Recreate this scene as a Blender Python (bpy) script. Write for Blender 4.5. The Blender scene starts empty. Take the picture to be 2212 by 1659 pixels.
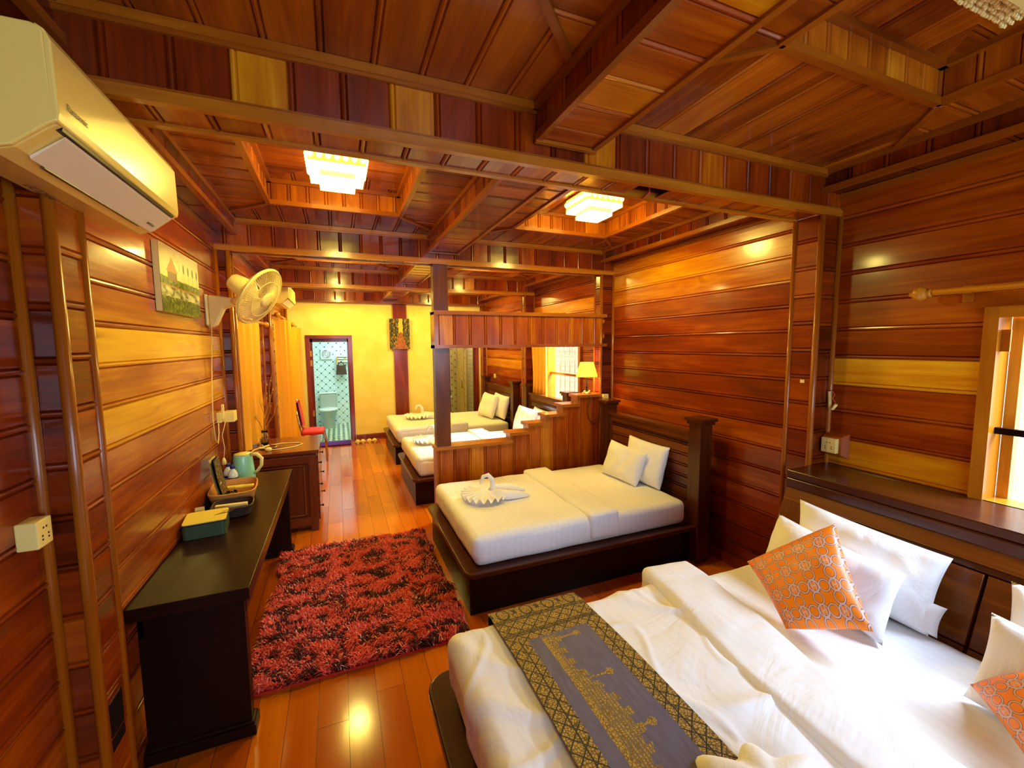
import bpy, bmesh, math, random
from mathutils import Vector, Matrix, noise
import numpy as np

# ------------------------------------------------------------------ scene, camera, light, exposure
sc = bpy.context.scene
C = sc.collection
cam_data = bpy.data.cameras.new('camera')
cam = bpy.data.objects.new('camera', cam_data)
C.objects.link(cam)
sc.camera = cam
yaw, pitch, roll, fpx = .3882, -.0924, -.0083, 917.1
cyw, syw, cp, sp = math.cos(yaw), math.sin(yaw), math.cos(pitch), math.sin(pitch)
Fv = Vector((syw*cp, cyw*cp, sp))
R0 = Vector((cyw, -syw, 0))
U0 = R0.cross(Fv)
Rv = R0*math.cos(roll) + U0*math.sin(roll)
Uv = U0*math.cos(roll) - R0*math.sin(roll)
cam.matrix_world = Matrix(((Rv.x, Uv.x, -Fv.x, 0), (Rv.y, Uv.y, -Fv.y, 0), (Rv.z, Uv.z, -Fv.z, 1.75), (0, 0, 0, 1)))
cam_data.sensor_width = 36
cam_data.lens = fpx/2212*36
cam_data.clip_start = .02

sc.view_settings.view_transform = 'Standard'
sc.view_settings.look = 'None'
sc.view_settings.exposure = 0.68
sc.view_settings.gamma = 1.0
sc.view_settings.use_curve_mapping = False
sc.cycles.use_denoising = True
sc.cycles.max_bounces = 10
sc.cycles.diffuse_bounces = 5
sc.cycles.sample_clamp_indirect = 6

w = bpy.data.worlds.new('world')
sc.world = w
w.use_nodes = True
bg = w.node_tree.nodes['Background']
bg.inputs[0].default_value = (.82, .9, 1, 1)
bg.inputs[1].default_value = 1.7

WARM = (1, .79, .17)
DAY = (.60, .77, 1)
def area(name, loc, direction, sx, sy, energy, col, spread=math.pi):
    l = bpy.data.lights.new(name, 'AREA')
    l.shape = 'RECTANGLE'; l.size = sx; l.size_y = sy; l.energy = energy; l.color = col
    l.spread = spread
    o = bpy.data.objects.new(name, l)
    C.objects.link(o)
    o.location = loc
    o.rotation_euler = Vector(direction).to_track_quat('-Z', 'Y').to_euler()
    return o
def lamp(name, loc, energy, col, r=.12):
    l = bpy.data.lights.new(name, 'SPOT')
    l.energy = energy; l.color = col; l.shadow_soft_size = r; l.spot_size = math.radians(174); l.spot_blend = .25
    o = bpy.data.objects.new(name, l)
    C.objects.link(o); o.location = loc
    return o
def point(name, loc, energy, col, r=.06):
    l = bpy.data.lights.new(name, 'POINT')
    l.energy = energy; l.color = col; l.shadow_soft_size = r
    o = bpy.data.objects.new(name, l)
    C.objects.link(o); o.location = loc
    return o
# daylight at the two windows, then area lights with no window
area('daylight_near_window', (3.55, .33, 2.45), (-1, 0, -.85), 1.6, .9, 165, DAY)
area('daylight_bay_window', (3.5, 5.05, 2.45), (-1, .05, -.9), 1.0, .8, 330, (1, .98, .95))
area('front_fill', (1.1, -2.15, 1.55), (0, 1, -.12), 2.6, 1.3, 72, DAY)  # added fill from behind the camera; the front wall is unbroken
area('daylight_bathroom', (.3, 9.3, 2.38), (0, 0, -1), .9, .9, 24, (.72, .95, 1))
area('shower_area_light', (2.3, 9.1, 2.3), (0, 0, -1), .5, .5, 6, (1, .85, .5))  # warm area light under the shower room ceiling

# ------------------------------------------------------------------ constants of the room
XL, XR, H, ZB = -.837, 2.81, 2.74, 2.496
YN, FY = -2.2, 8.33
B1, B2, B3, B4 = (1.677, 1.84), (3.93, 4.053), (5.95, 6.07), (8.22, 8.33)
rnd = random.Random(7)

# ------------------------------------------------------------------ materials
def lin(c):
    return tuple(((v/255)/12.92 if v <= 10 else (((v/255)+.055)/1.055)**2.4) for v in c) + (1,)
def mat(name, col=(200, 200, 200), rough=.5, metal=0., spec=.5, emit=None, estr=0., trans=0., alpha=1., coat=0.):
    m = bpy.data.materials.new(name); m.use_nodes = True
    b = m.node_tree.nodes['Principled BSDF']
    b.inputs['Base Color'].default_value = lin(col)
    b.inputs['Roughness'].default_value = rough
    b.inputs['Metallic'].default_value = metal
    b.inputs['Specular IOR Level'].default_value = spec
    b.inputs['Coat Weight'].default_value = coat
    b.inputs['Transmission Weight'].default_value = trans
    b.inputs['Alpha'].default_value = alpha
    if emit:
        b.inputs['Emission Color'].default_value = lin(emit)
        b.inputs['Emission Strength'].default_value = estr
    return m
def nd(m, t, **kw):
    n = m.node_tree.nodes.new(t)
    for k, v in kw.items(): setattr(n, k, v)
    return n
def lk(m, a, b): m.node_tree.links.new(a, b)
def bsdf(m): return m.node_tree.nodes['Principled BSDF']
def ramp(m, stops):
    r = nd(m, 'ShaderNodeValToRGB')
    e = r.color_ramp.elements
    while len(e) < len(stops): e.new(.5)
    for i, (p, c) in enumerate(stops):
        e[i].position = p; e[i].color = lin(c)
    return r
def math_n(m, op, a=None, b=None, va=None, vb=None):
    n = nd(m, 'ShaderNodeMath', operation=op)
    if a is not None: lk(m, a, n.inputs[0])
    if b is not None: lk(m, b, n.inputs[1])
    if va is not None: n.inputs[0].default_value = va
    if vb is not None: n.inputs[1].default_value = vb
    return n.outputs[0]
def mapping(m, src, scale):
    n = nd(m, 'ShaderNodeMapping'); n.inputs['Scale'].default_value = scale
    lk(m, src, n.inputs['Vector']); return n.outputs[0]
def noise_n(m, vec, scale=1., detail=4., dist=0., rough=.5):
    n = nd(m, 'ShaderNodeTexNoise'); n.inputs['Scale'].default_value = scale
    n.inputs['Detail'].default_value = detail; n.inputs['Distortion'].default_value = dist
    n.inputs['Roughness'].default_value = rough
    lk(m, vec, n.inputs['Vector']); return n.outputs['Fac']

def wood(name, stops, rough=.27, tone_amp=1., streak=.4, blotch=.32, bump=.12, coat=.32, base=.0, spec=.3):
    """varnished timber: grain runs along U, the plank's own tone is in the colour attribute"""
    m = mat(name, rough=rough, coat=coat, spec=spec)
    b = bsdf(m)
    uv = nd(m, 'ShaderNodeUVMap').outputs[0]
    at = nd(m, 'ShaderNodeAttribute', attribute_name='wd')
    sep = nd(m, 'ShaderNodeSeparateColor'); lk(m, at.outputs['Color'], sep.inputs[0])
    fine = noise_n(m, mapping(m, uv, (2.2, 46, 1)), 1, 5, .35, .6)
    big = noise_n(m, mapping(m, uv, (1.1, 7, 1)), 1, 3, .9)
    knot = noise_n(m, mapping(m, uv, (3.0, 7, 1)), 1, 2, .2)
    t = math_n(m, 'MULTIPLY', sep.outputs[0], vb=tone_amp)
    t = math_n(m, 'ADD', t, vb=base)
    f1 = math_n(m, 'MULTIPLY', math_n(m, 'SUBTRACT', fine, vb=.5), vb=streak)
    f2 = math_n(m, 'MULTIPLY', math_n(m, 'SUBTRACT', big, vb=.5), vb=blotch*2)
    t = math_n(m, 'ADD', math_n(m, 'ADD', t, f1), f2)
    r = ramp(m, stops)
    lk(m, t, r.inputs[0])
    kn = nd(m, 'ShaderNodeMapRange'); kn.inputs['From Min'].default_value = .69; kn.inputs['From Max'].default_value = .78
    kn.inputs['To Min'].default_value = 0; kn.inputs['To Max'].default_value = .62
    lk(m, knot, kn.inputs['Value'])
    mx = nd(m, 'ShaderNodeMix', data_type='RGBA')
    lk(m, kn.outputs[0], mx.inputs[0]); lk(m, r.outputs[0], mx.inputs[6])
    mx.inputs[7].default_value = lin((60, 16, 6))
    lk(m, mx.outputs[2], b.inputs['Base Color'])
    bp = nd(m, 'ShaderNodeBump'); bp.inputs['Strength'].default_value = bump; bp.inputs['Distance'].default_value = .004
    s = math_n(m, 'ADD', fine, math_n(m, 'MULTIPLY', big, vb=2.5))
    lk(m, s, bp.inputs['Height']); lk(m, bp.outputs[0], b.inputs['Normal'])
    b.inputs['Coat Roughness'].default_value = .1
    return m
RED = [(0, (78, 23, 1)), (.3, (132, 46, 2)), (.52, (170, 80, 4)), (.75, (208, 132, 10)), (1, (236, 182, 30))]
CEIL = [(0, (104, 42, 5)), (.3, (154, 74, 9)), (.52, (188, 102, 14)), (.75, (216, 140, 28)), (1, (234, 176, 50))]
M = {}
M['wood'] = wood('varnished_plank', RED)
M['shutter'] = wood('sunlit_shutter_board', [(0, (190, 130, 90)), (.5, (222, 176, 132)), (1, (240, 212, 176))], rough=.3)  # bleaching by outdoor light is put into these pale board colours
M['ceil'] = wood('varnished_ceiling_board', CEIL, blotch=.45)
M['trim'] = wood('varnished_trim', [(0, (104, 42, 5)), (.4, (154, 80, 10)), (.8, (194, 122, 20)), (1, (218, 152, 40))], rough=.28)
M['dark'] = wood('dark_stained_wood', [(0, (40, 14, 4)), (.4, (72, 30, 8)), (.8, (118, 60, 15)), (1, (156, 94, 26))], rough=.26, blotch=.25, coat=.12, spec=.35)
M['black'] = wood('near_black_wood', [(0, (20, 8, 4)), (.5, (38, 16, 8)), (1, (80, 40, 15))], rough=.3, blotch=.2, coat=0, spec=.14)
M['floor'] = wood('laminate_floor', [(0, (150, 62, 4)), (.35, (184, 86, 6)), (.7, (206, 110, 10)), (1, (226, 142, 20))], rough=.15, streak=.3, blotch=.22, bump=.03, coat=.3)
M['dresser'] = wood('dresser_wood', [(0, (60, 22, 8)), (.5, (104, 46, 16)), (1, (140, 74, 26))], rough=.25)

def cotton(name, col=(236, 236, 238), stripes=.0, rough=.7, wr=.3, wscale=9):
    m = mat(name, col, rough, spec=.25)
    b = bsdf(m)
    tc = nd(m, 'ShaderNodeTexCoord').outputs['Object']
    n1 = noise_n(m, mapping(m, tc, (wscale, wscale*1.3, wscale)), 1, 5, 1.2, .55)
    bp = nd(m, 'ShaderNodeBump'); bp.inputs['Strength'].default_value = wr; bp.inputs['Distance'].default_value = .02
    lk(m, n1, bp.inputs['Height']); lk(m, bp.outputs[0], b.inputs['Normal'])
    if stripes:
        wv = nd(m, 'ShaderNodeTexWave', wave_type='BANDS', bands_direction='X', wave_profile='SIN')
        wv.inputs['Scale'].default_value = 7.0
        lk(m, tc, wv.inputs['Vector'])
        mr = nd(m, 'ShaderNodeMapRange'); mr.inputs['From Min'].default_value = .4; mr.inputs['From Max'].default_value = .6
        lk(m, wv.outputs['Fac'], mr.inputs['Value'])
        mx = nd(m, 'ShaderNodeMix', data_type='RGBA')
        lk(m, mr.outputs[0], mx.inputs[0])
        mx.inputs[6].default_value = lin(col)
        mx.inputs[7].default_value = lin(tuple(int(v*(1-stripes)) for v in col))
        lk(m, mx.outputs[2], b.inputs['Base Color'])
        rr = nd(m, 'ShaderNodeMapRange'); rr.inputs['To Min'].default_value = .72; rr.inputs['To Max'].default_value = .6
        lk(m, mr.outputs[0], rr.inputs['Value']); lk(m, rr.outputs[0], b.inputs['Roughness'])
    return m
M['sheet'] = cotton('striped_white_sheet', (238, 237, 236), .012)
M['pillow'] = cotton('white_pillowcase', (240, 239, 240), 0, wr=.5, wscale=5)
M['duvet'] = cotton('white_duvet', (240, 239, 240), .008, wr=.7, wscale=3.2)
M['towel'] = cotton('white_towel', (243, 242, 240), 0, wr=.18, wscale=60)
M['curtain'] = mat('ochre_curtain', (232, 166, 34), .5, spec=.3)
M['plaster'] = mat('yellow_plaster', (240, 205, 96), .6)
m = M['plaster']; tcx = nd(m, 'ShaderNodeTexCoord').outputs['Object']
r_ = ramp(m, [(.3, (250, 234, 140)), (.7, (243, 217, 104))]); lk(m, noise_n(m, tcx, 3.2, 6, .4), r_.inputs[0]); lk(m, r_.outputs[0], bsdf(m).inputs['Base Color'])
M['white'] = mat('cream_plastic', (246, 224, 132), .3)
M['acwhite'] = mat('air_conditioner_plastic', (248, 216, 108), .22)
M['blade'] = mat('translucent_fan_blade', (240, 226, 170), .2, alpha=.45)
M['acvent'] = mat('air_conditioner_vent', (236, 218, 180), .4)
M['ink'] = mat('printed_ink', (96, 76, 40), .5)
M['blk'] = mat('black_plastic', (14, 12, 10), .35)
M['gold'] = mat('brushed_gold', (214, 168, 60), .25, 1.)
M['steel'] = mat('polished_steel', (200, 200, 200), .15, 1.)
M['hinge'] = mat('brass_hinge', (206, 150, 60), .35, 1.)
M['mint'] = mat('mint_green_enamel', (140, 208, 184), .2)
M['green'] = mat('dark_green_tin', (56, 76, 40), .4)
M['yellow'] = mat('pale_yellow_lid', (236, 214, 90), .45)
M['red'] = mat('red_upholstery', (206, 34, 12), .6)
M['purple'] = mat('purple_bath_mat', (74, 16, 130), .95)
M['glass'] = mat('clear_glass', (235, 240, 235), .04, trans=1.)
M['grey'] = mat('grey_concrete', (104, 92, 70), .8)
M['wirered'] = mat('red_wire', (210, 46, 20), .4)
M['wicker'] = mat('pale_wicker', (204, 142, 62), .55)
M['wickerd'] = mat('dark_wicker', (52, 26, 14), .5)
for k in ('wicker', 'wickerd'):
    m = M[k]; tcx = nd(m, 'ShaderNodeTexCoord').outputs['Object']
    wv = nd(m, 'ShaderNodeTexChecker'); wv.inputs['Scale'].default_value = 110
    lk(m, tcx, wv.inputs['Vector'])
    bp = nd(m, 'ShaderNodeBump'); bp.inputs['Strength'].default_value = .9; bp.inputs['Distance'].default_value = .003
    lk(m, wv.outputs['Fac'], bp.inputs['Height']); lk(m, bp.outputs[0], bsdf(m).inputs['Normal'])
M['shade'] = mat('lit_lamp_shade', (250, 214, 90), .6, emit=(255, 208, 50), estr=1.3)
M['crystal'] = mat('lit_crystal', (255, 240, 190), .15, emit=(255, 226, 104), estr=5)
M['crystaledge'] = mat('lit_crystal_frame', (255, 230, 120), .2, emit=(255, 216, 70), estr=1.0)
M['crystaloff'] = mat('unlit_crystal', (240, 216, 130), .1, spec=.9)
M['bulbdim'] = mat('yellow_lit_crystal', (250, 220, 90), .15, emit=(255, 225, 80), estr=2.2)
M['toilet'] = mat('toilet_shaded_sides', (158, 172, 166), .15)  # grey paints the side shading of a white toilet
M['porcelain'] = mat('white_porcelain', (214, 226, 220), .12)
M['blueband'] = mat('blue_label', (26, 34, 120), .4)
M['paper'] = mat('cream_paper', (236, 212, 130), .7)
M['twig'] = mat('dry_twig', (176, 128, 48), .7)
M['leaf'] = mat('yellow_leaf', (196, 160, 30), .6)
M['bag'] = mat('brown_bag', (72, 48, 22), .7)
M['slip'] = mat('cream_slipper', (232, 204, 120), .8)
M['redpiping'] = mat('red_piping', (212, 70, 30), .6)

def tile_material(name, white, line, dot, s, lines=True):
    """diagonal tiling with a small dot at every crossing, on object X/Z"""
    m = mat(name, white, .12)
    tc = nd(m, 'ShaderNodeTexCoord').outputs['Object']
    sp_ = nd(m, 'ShaderNodeSeparateXYZ'); lk(m, tc, sp_.inputs[0])
    xx = math_n(m, 'ADD', sp_.outputs[0], sp_.outputs[1])
    a = math_n(m, 'MULTIPLY', math_n(m, 'ADD', xx, sp_.outputs[2]), vb=1/s)
    b_ = math_n(m, 'MULTIPLY', math_n(m, 'SUBTRACT', xx, sp_.outputs[2]), vb=1/s)
    fa = math_n(m, 'ABSOLUTE', math_n(m, 'SUBTRACT', math_n(m, 'FRACT', math_n(m, 'ADD', a, vb=50.5)), vb=.5))
    fb = math_n(m, 'ABSOLUTE', math_n(m, 'SUBTRACT', math_n(m, 'FRACT', math_n(m, 'ADD', b_, vb=50.5)), vb=.5))
    ln_ = math_n(m, 'LESS_THAN', math_n(m, 'MINIMUM', fa, fb), vb=.022)
    dt = math_n(m, 'LESS_THAN', math_n(m, 'MAXIMUM', fa, fb), vb=.1)
    m1 = nd(m, 'ShaderNodeMix', data_type='RGBA'); lk(m, ln_, m1.inputs[0])
    m1.inputs[6].default_value = lin(white); m1.inputs[7].default_value = lin(line)
    m2 = nd(m, 'ShaderNodeMix', data_type='RGBA'); lk(m, dt, m2.inputs[0])
    lk(m, m1.outputs[2], m2.inputs[6]); m2.inputs[7].default_value = lin(dot)
    lk(m, m2.outputs[2], bsdf(m).inputs['Base Color'])
    return m
M['tile'] = tile_material('dotted_white_tile', (206, 226, 222), (110, 140, 136), (24, 40, 40), .165)
M['tile2'] = tile_material('dotted_cream_tile', (196, 176, 120), (176, 152, 96), (70, 50, 24), .165)
m = M['ftile'] = mat('black_white_floor_tile', rough=.2)
ck = nd(m, 'ShaderNodeTexWave', wave_type='BANDS', bands_direction='X', wave_profile='TRI'); ck.inputs['Scale'].default_value = 3.4
ck2 = nd(m, 'ShaderNodeTexWave', wave_type='BANDS', bands_direction='Y', wave_profile='SAW'); ck2.inputs['Scale'].default_value = 2.2
tcx = nd(m, 'ShaderNodeTexCoord').outputs['Object']
lk(m, tcx, ck.inputs['Vector']); lk(m, tcx, ck2.inputs['Vector'])
gt = math_n(m, 'GREATER_THAN', math_n(m, 'MULTIPLY', ck.outputs['Fac'], vb=.95), ck2.outputs['Fac'])
mx = nd(m, 'ShaderNodeMix', data_type='RGBA'); lk(m, gt, mx.inputs[0])
mx.inputs[6].default_value = lin((206, 220, 190)); mx.inputs[7].default_value = lin((40, 60, 50)); lk(m, mx.outputs[2], bsdf(m).inputs['Base Color'])
m = M['brick'] = mat('pale_painted_brick', rough=.8)
bk = nd(m, 'ShaderNodeTexBrick'); bk.inputs['Scale'].default_value = 1.0
bk.offset = 0.0
bk.inputs['Brick Width'].default_value = .11; bk.inputs['Row Height'].default_value = .1; bk.inputs['Mortar Size'].default_value = .008
bk.inputs['Color1'].default_value = lin((250, 238, 196)); bk.inputs['Color2'].default_value = lin((240, 226, 180)); bk.inputs['Mortar'].default_value = lin((206, 196, 176))
mp = nd(m, 'ShaderNodeMapping'); mp.inputs['Rotation'].default_value = (math.pi/2, 0, math.pi/2)
tcx = nd(m, 'ShaderNodeTexCoord').outputs['Object']
cx_ = nd(m, 'ShaderNodeSeparateXYZ'); lk(m, tcx, cx_.inputs[0]); cb_ = nd(m, 'ShaderNodeCombineXYZ')
lk(m, cx_.outputs[1], cb_.inputs[0]); lk(m, cx_.outputs[2], cb_.inputs[1]); lk(m, cb_.outputs[0], bk.inputs['Vector'])
lk(m, bk.outputs['Color'], bsdf(m).inputs['Base Color'])

# ------------------------------------------------------------------ mesh builder
class MB:
    def __init__(s):
        s.v = []; s.f = []; s.uv = []; s.t = []; s.mi = []; s.m = 0; s.smooth = []
        s.tone = .5; s.sm = False
    def face(s, pts, uvs=None, tone=None):
        i = len(s.v); s.v.extend(tuple(p) for p in pts); s.f.append(tuple(range(i, i+len(pts))))
        if uvs is None:
            a = Vector(pts[0]); e = (Vector(pts[1])-a)
            nrm = e.cross(Vector(pts[-1])-a)
            el = e.normalized() if e.length > 1e-9 else Vector((1, 0, 0))
            ot = nrm.cross(el)
            ot = ot.normalized() if ot.length > 1e-12 else Vector((0, 0, 1))
            uvs = [((Vector(p)-a).dot(el), (Vector(p)-a).dot(ot)) for p in pts]
        s.uv.extend(uvs); s.t.extend([s.tone if tone is None else tone]*len(pts)); s.mi.append(s.m); s.smooth.append(s.sm)
    def box(s, a, b, tone=None, grain=None):
        """axis box; grain axis index (default: the longest)"""
        x0, y0, z0 = [min(a[i], b[i]) for i in range(3)]; x1, y1, z1 = [max(a[i], b[i]) for i in range(3)]
        d = (x1-x0, y1-y0, z1-z0)
        g = grain if grain is not None else d.index(max(d))
        P = [Vector((x, y, z)) for z in (z0, z1) for y in (y0, y1) for x in (x0, x1)]
        off = rnd.random()*9
        for q in ((0, 2, 3, 1), (4, 5, 7, 6), (0, 1, 5, 4), (2, 6, 7, 3), (0, 4, 6, 2), (1, 3, 7, 5)):
            pts = [P[i] for i in q]
            ax = [k for k in range(3) if max(p[k] for p in pts)-min(p[k] for p in pts) > 1e-9]
            o = [k for k in ax if k != g] or [g]
            gg = g if g in ax else (ax[0] if ax else 0)
            oo = [k for k in ax if k != gg]; oo = oo[0] if oo else gg
            s.face(pts, [(p[gg]+off, p[oo]+off) for p in pts], tone)
    def prism(s, poly, axis, a0, a1, tone=None):
        """extrude a closed 2-D polygon along an axis (0 x, 1 y, 2 z)"""
        def P(q, a):
            if axis == 0: return Vector((a, q[0], q[1]))
            if axis == 1: return Vector((q[0], a, q[1]))
            return Vector((q[0], q[1], a))
        n = len(poly); acc = 0; off = rnd.random()*9
        for i in range(n):
            p, q = poly[i], poly[(i+1) % n]; L = math.hypot(q[0]-p[0], q[1]-p[1])
            s.face([P(p, a0), P(q, a0), P(q, a1), P(p, a1)], [(a0+off, acc), (a0+off, acc+L), (a1+off, acc+L), (a1+off, acc)], tone)
            acc += L
        sm = s.sm; s.sm = False
        s.face([P(p, a0) for p in poly], [(p[0]+off, p[1]) for p in poly], tone)
        s.face([P(p, a1) for p in reversed(poly)], [(p[0]+off, p[1]) for p in reversed(poly)], tone)
        s.sm = sm
    def tube(s, pts, r, n=8, cap=True, closed=False):
        pts = [Vector(p) for p in pts]; N = len(pts)
        rr = r if isinstance(r, (list, tuple)) else [r]*N
        rings = []; up = None; acc = 0
        for i, p in enumerate(pts):
            a = pts[i-1] if (i > 0 or closed) else p; b = pts[(i+1) % N] if (i < N-1 or closed) else p
            t = (b-a).normalized()
            if up is None: up = t.orthogonal().normalized()
            else:
                up = up - t*up.dot(t); up = up.normalized() if up.length > 1e-6 else t.orthogonal().normalized()
            sd = t.cross(up)
            rings.append([p+(up*math.cos(2*math.pi*k/n)+sd*math.sin(2*math.pi*k/n))*rr[i] for k in range(n)])
        sm = s.sm; s.sm = True
        M_ = N if closed else N-1
        for i in range(M_):
            A, B = rings[i], rings[(i+1) % N]
            L = (pts[(i+1) % N]-pts[i]).length
            for k in range(n):
                k2 = (k+1) % n
                s.face([A[k], A[k2], B[k2], B[k]], [(acc, k*.02), (acc, k*.02+.02), (acc+L, k*.02+.02), (acc+L, k*.02)])
            acc += L
        s.sm = sm
        if cap and not closed:
            s.face(list(reversed(rings[0]))); s.face(rings[-1])
    def lathe(s, c, prof, n=20, axis=(0, 0, 1)):
        c = Vector(c); ax = Vector(axis).normalized(); u = ax.orthogonal().normalized(); v = ax.cross(u)
        rings = [[c+ax*z+(u*math.cos(2*math.pi*k/n)+v*math.sin(2*math.pi*k/n))*r for k in range(n)] for r, z in prof]
        sm = s.sm; s.sm = True
        for A, B in zip(rings, rings[1:]):
            for k in range(n):
                k2 = (k+1) % n; s.face([A[k], A[k2], B[k2], B[k]])
        s.sm = sm
        if prof[0][0] > 1e-4: s.face(list(reversed(rings[0])))
        if prof[-1][0] > 1e-4: s.face(rings[-1])
    def grid(s, fn, nu, nv, closeu=False):
        P = [[Vector(fn(i/nu, j/nv)) for i in range(nu+1)] for j in range(nv+1)]
        sm = s.sm; s.sm = True
        for j in range(nv):
            for i in range(nu):
                s.face([P[j][i], P[j][i+1], P[j+1][i+1], P[j+1][i]], [(i/nu, j/nv), ((i+1)/nu, j/nv), ((i+1)/nu, (j+1)/nv), (i/nu, (j+1)/nv)])
        s.sm = sm
    def build(s, name, mats, parent=None, weld=False, bevel=0):
        me = bpy.data.meshes.new(name)
        o = bpy.data.objects.new(name, me); C.objects.link(o)
        off = Vector((0, 0, 0))
        if parent is not None:
            o.parent = parent; p = parent
            while p is not None: off += Vector(p.location); p = p.parent
        me.from_pydata([tuple(Vector(v)-off) for v in s.v], [], s.f)
        mats = mats if isinstance(mats, (list, tuple)) else [mats]
        for m_ in mats: me.materials.append(M[m_] if isinstance(m_, str) else m_)
        uvl = me.uv_layers.new(name='UVMap')
        uvl.data.foreach_set('uv', np.array(s.uv, dtype=np.float32).ravel())
        ca = me.color_attributes.new('wd', 'FLOAT_COLOR', 'CORNER')
        t = np.ones((len(s.t), 4), dtype=np.float32); t[:, 0] = s.t
        ca.data.foreach_set('color', t.ravel())
        me.polygons.foreach_set('material_index', s.mi)
        me.polygons.foreach_set('use_smooth', s.smooth)
        if weld or any(s.smooth):
            bm = bmesh.new(); bm.from_mesh(me); bmesh.ops.remove_doubles(bm, verts=bm.verts, dist=1e-5); bm.to_mesh(me); bm.free()
        me.update()
        if bevel:
            bm = bmesh.new(); bm.from_mesh(me); bmesh.ops.remove_doubles(bm, verts=bm.verts, dist=1e-5)
            bmesh.ops.recalc_face_normals(bm, faces=bm.faces); bm.to_mesh(me); bm.free()
            md = o.modifiers.new('bevel', 'BEVEL'); md.width = bevel; md.segments = 3; md.limit_method = 'ANGLE'
            for p in me.polygons: p.use_smooth = False
        return o
def hsh(*a):
    x = 0
    for v in a: x = (x*7919+int(round(v*131))+17) & 0xffffff
    return random.Random(x*2654435761 % 4294967291).random()

def tone_of(base, spread, *k):
    h = hsh(*k); h2 = hsh(*(k+(5,)))
    t = base+(h-.5)*spread
    if h2 > .95: t += .16
    if h2 < .08: t -= .15
    return t
def planks(mb, O, U, V, N, v0, v1, ulo, uhi, pitch, phase=0., seed=1, base=.4, spread=.3, tones=None, groove=.009, bead=True):
    """boards running along U, stacked along V, with a groove and a bead at every joint"""
    O, U, V, N = Vector(O), Vector(U), Vector(V), Vector(N)
    fl = ulo if callable(ulo) else (lambda v: ulo); fh = uhi if callable(uhi) else (lambda v: uhi)
    k = math.floor((v0-phase)/pitch)
    while phase+k*pitch < v1-1e-6:
        a = phase+k*pitch; b = a+pitch
        prof = [(0, -groove), (.004, 0)]
        if bead: prof += [(.010, .003), (.016, .0022), (.0195, -groove*.8), (.0245, .001)]
        prof += [(pitch-.004, 0), (pitch, -groove)]
        pv = [(a+q, d) for q, d in prof]
        lo, hi = max(a, v0), min(b, v1)
        cl = []
        for (p, d), (p2, d2) in zip(pv, pv[1:]):
            if p2 <= lo or p >= hi: continue
            q1, q2 = max(p, lo), min(p2, hi)
            e1 = d+(d2-d)*(q1-p)/(p2-p); e2 = d+(d2-d)*(q2-p)/(p2-p)
            cl.append((q1, e1, q2, e2))
        t = tones[k] if tones and k in tones else tone_of(base, spread, seed, k)
        ru, rv = hsh(seed, k, 3)*17, hsh(seed, k, 4)*13
        for q1, e1, q2, e2 in cl:
            l1, h1, l2, h2 = fl(q1), fh(q1), fl(q2), fh(q2)
            if h1-l1 < 1e-4 and h2-l2 < 1e-4: continue
            h1 = max(h1, l1); h2 = max(h2, l2)
            pts = [O+U*l1+V*q1+N*e1, O+U*h1+V*q1+N*e1, O+U*h2+V*q2+N*e2, O+U*l2+V*q2+N*e2]
            mb.face(pts, [(l1+ru, q1+rv), (h1+ru, q1+rv), (h2+ru, q2+rv), (l2+ru, q2+rv)], t)
        k += 1

# ------------------------------------------------------------------ scene objects helpers
def tag(o, label=None, cat=None, group=None, kind=None):
    if label: o['label'] = label
    if cat: o['category'] = cat
    if group: o['group'] = group
    if kind: o['kind'] = kind
    return o
def thing(name, label, cat, loc=(0, 0, 0), group=None):
    o = bpy.data.objects.new(name, None); C.objects.link(o); o.empty_display_size = .1
    o.location = loc
    return tag(o, label, cat, group)
def struct(mb, name, mats, label=None, **kw):
    o = mb.build(name, mats, **kw); tag(o, label, None, None, 'structure'); return o
def copy_tree(o, parent=None):
    c = o.copy(); C.objects.link(c); c.parent = parent
    for ch in list(o.children): copy_tree(ch, c)
    return c

# ================================================================== ROOM SHELL
X, Y, Z = (1, 0, 0), (0, 1, 0), (0, 0, 1)
PH = .07       # plank phase in z
PT = .16
# left wall
mb = MB()
ltones = {}
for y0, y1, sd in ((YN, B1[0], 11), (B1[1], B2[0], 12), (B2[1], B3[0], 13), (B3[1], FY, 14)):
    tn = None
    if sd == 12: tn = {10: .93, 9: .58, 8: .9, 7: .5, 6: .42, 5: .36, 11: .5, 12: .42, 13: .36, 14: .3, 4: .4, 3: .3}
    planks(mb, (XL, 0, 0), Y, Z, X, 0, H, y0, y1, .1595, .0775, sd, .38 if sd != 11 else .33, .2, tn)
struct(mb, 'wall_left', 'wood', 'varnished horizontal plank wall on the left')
# right wall
WN = (-.32, .962, 1.0, 1.855)       # near window  y0 y1 z0 z1
WF = (4.62, 5.45, .95, 1.95)        # window beyond the partition
mb = MB()
def wall_x(mb, y0, y1, hole, sd, tn=None, base=.3, spread=.2):
    if hole is None:
        planks(mb, (XR, 0, 0), Y, Z, (-1, 0, 0), 0, H, y0, y1, .1635, .0175, sd, base, spread, tn); return
    a, b, c, d = hole
    planks(mb, (XR, 0, 0), Y, Z, (-1, 0, 0), 0, H, y0, a, .1635, .0175, sd, base, spread, tn)
    planks(mb, (XR, 0, 0), Y, Z, (-1, 0, 0), 0, H, b, y1, .1635, .0175, sd, base, spread, tn)
    planks(mb, (XR, 0, 0), Y, Z, (-1, 0, 0), 0, c, a, b, .1635, .0175, sd, base, spread, tn)
    planks(mb, (XR, 0, 0), Y, Z, (-1, 0, 0), d, H, a, b, .1635, .0175, sd, base, spread, tn)
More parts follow.
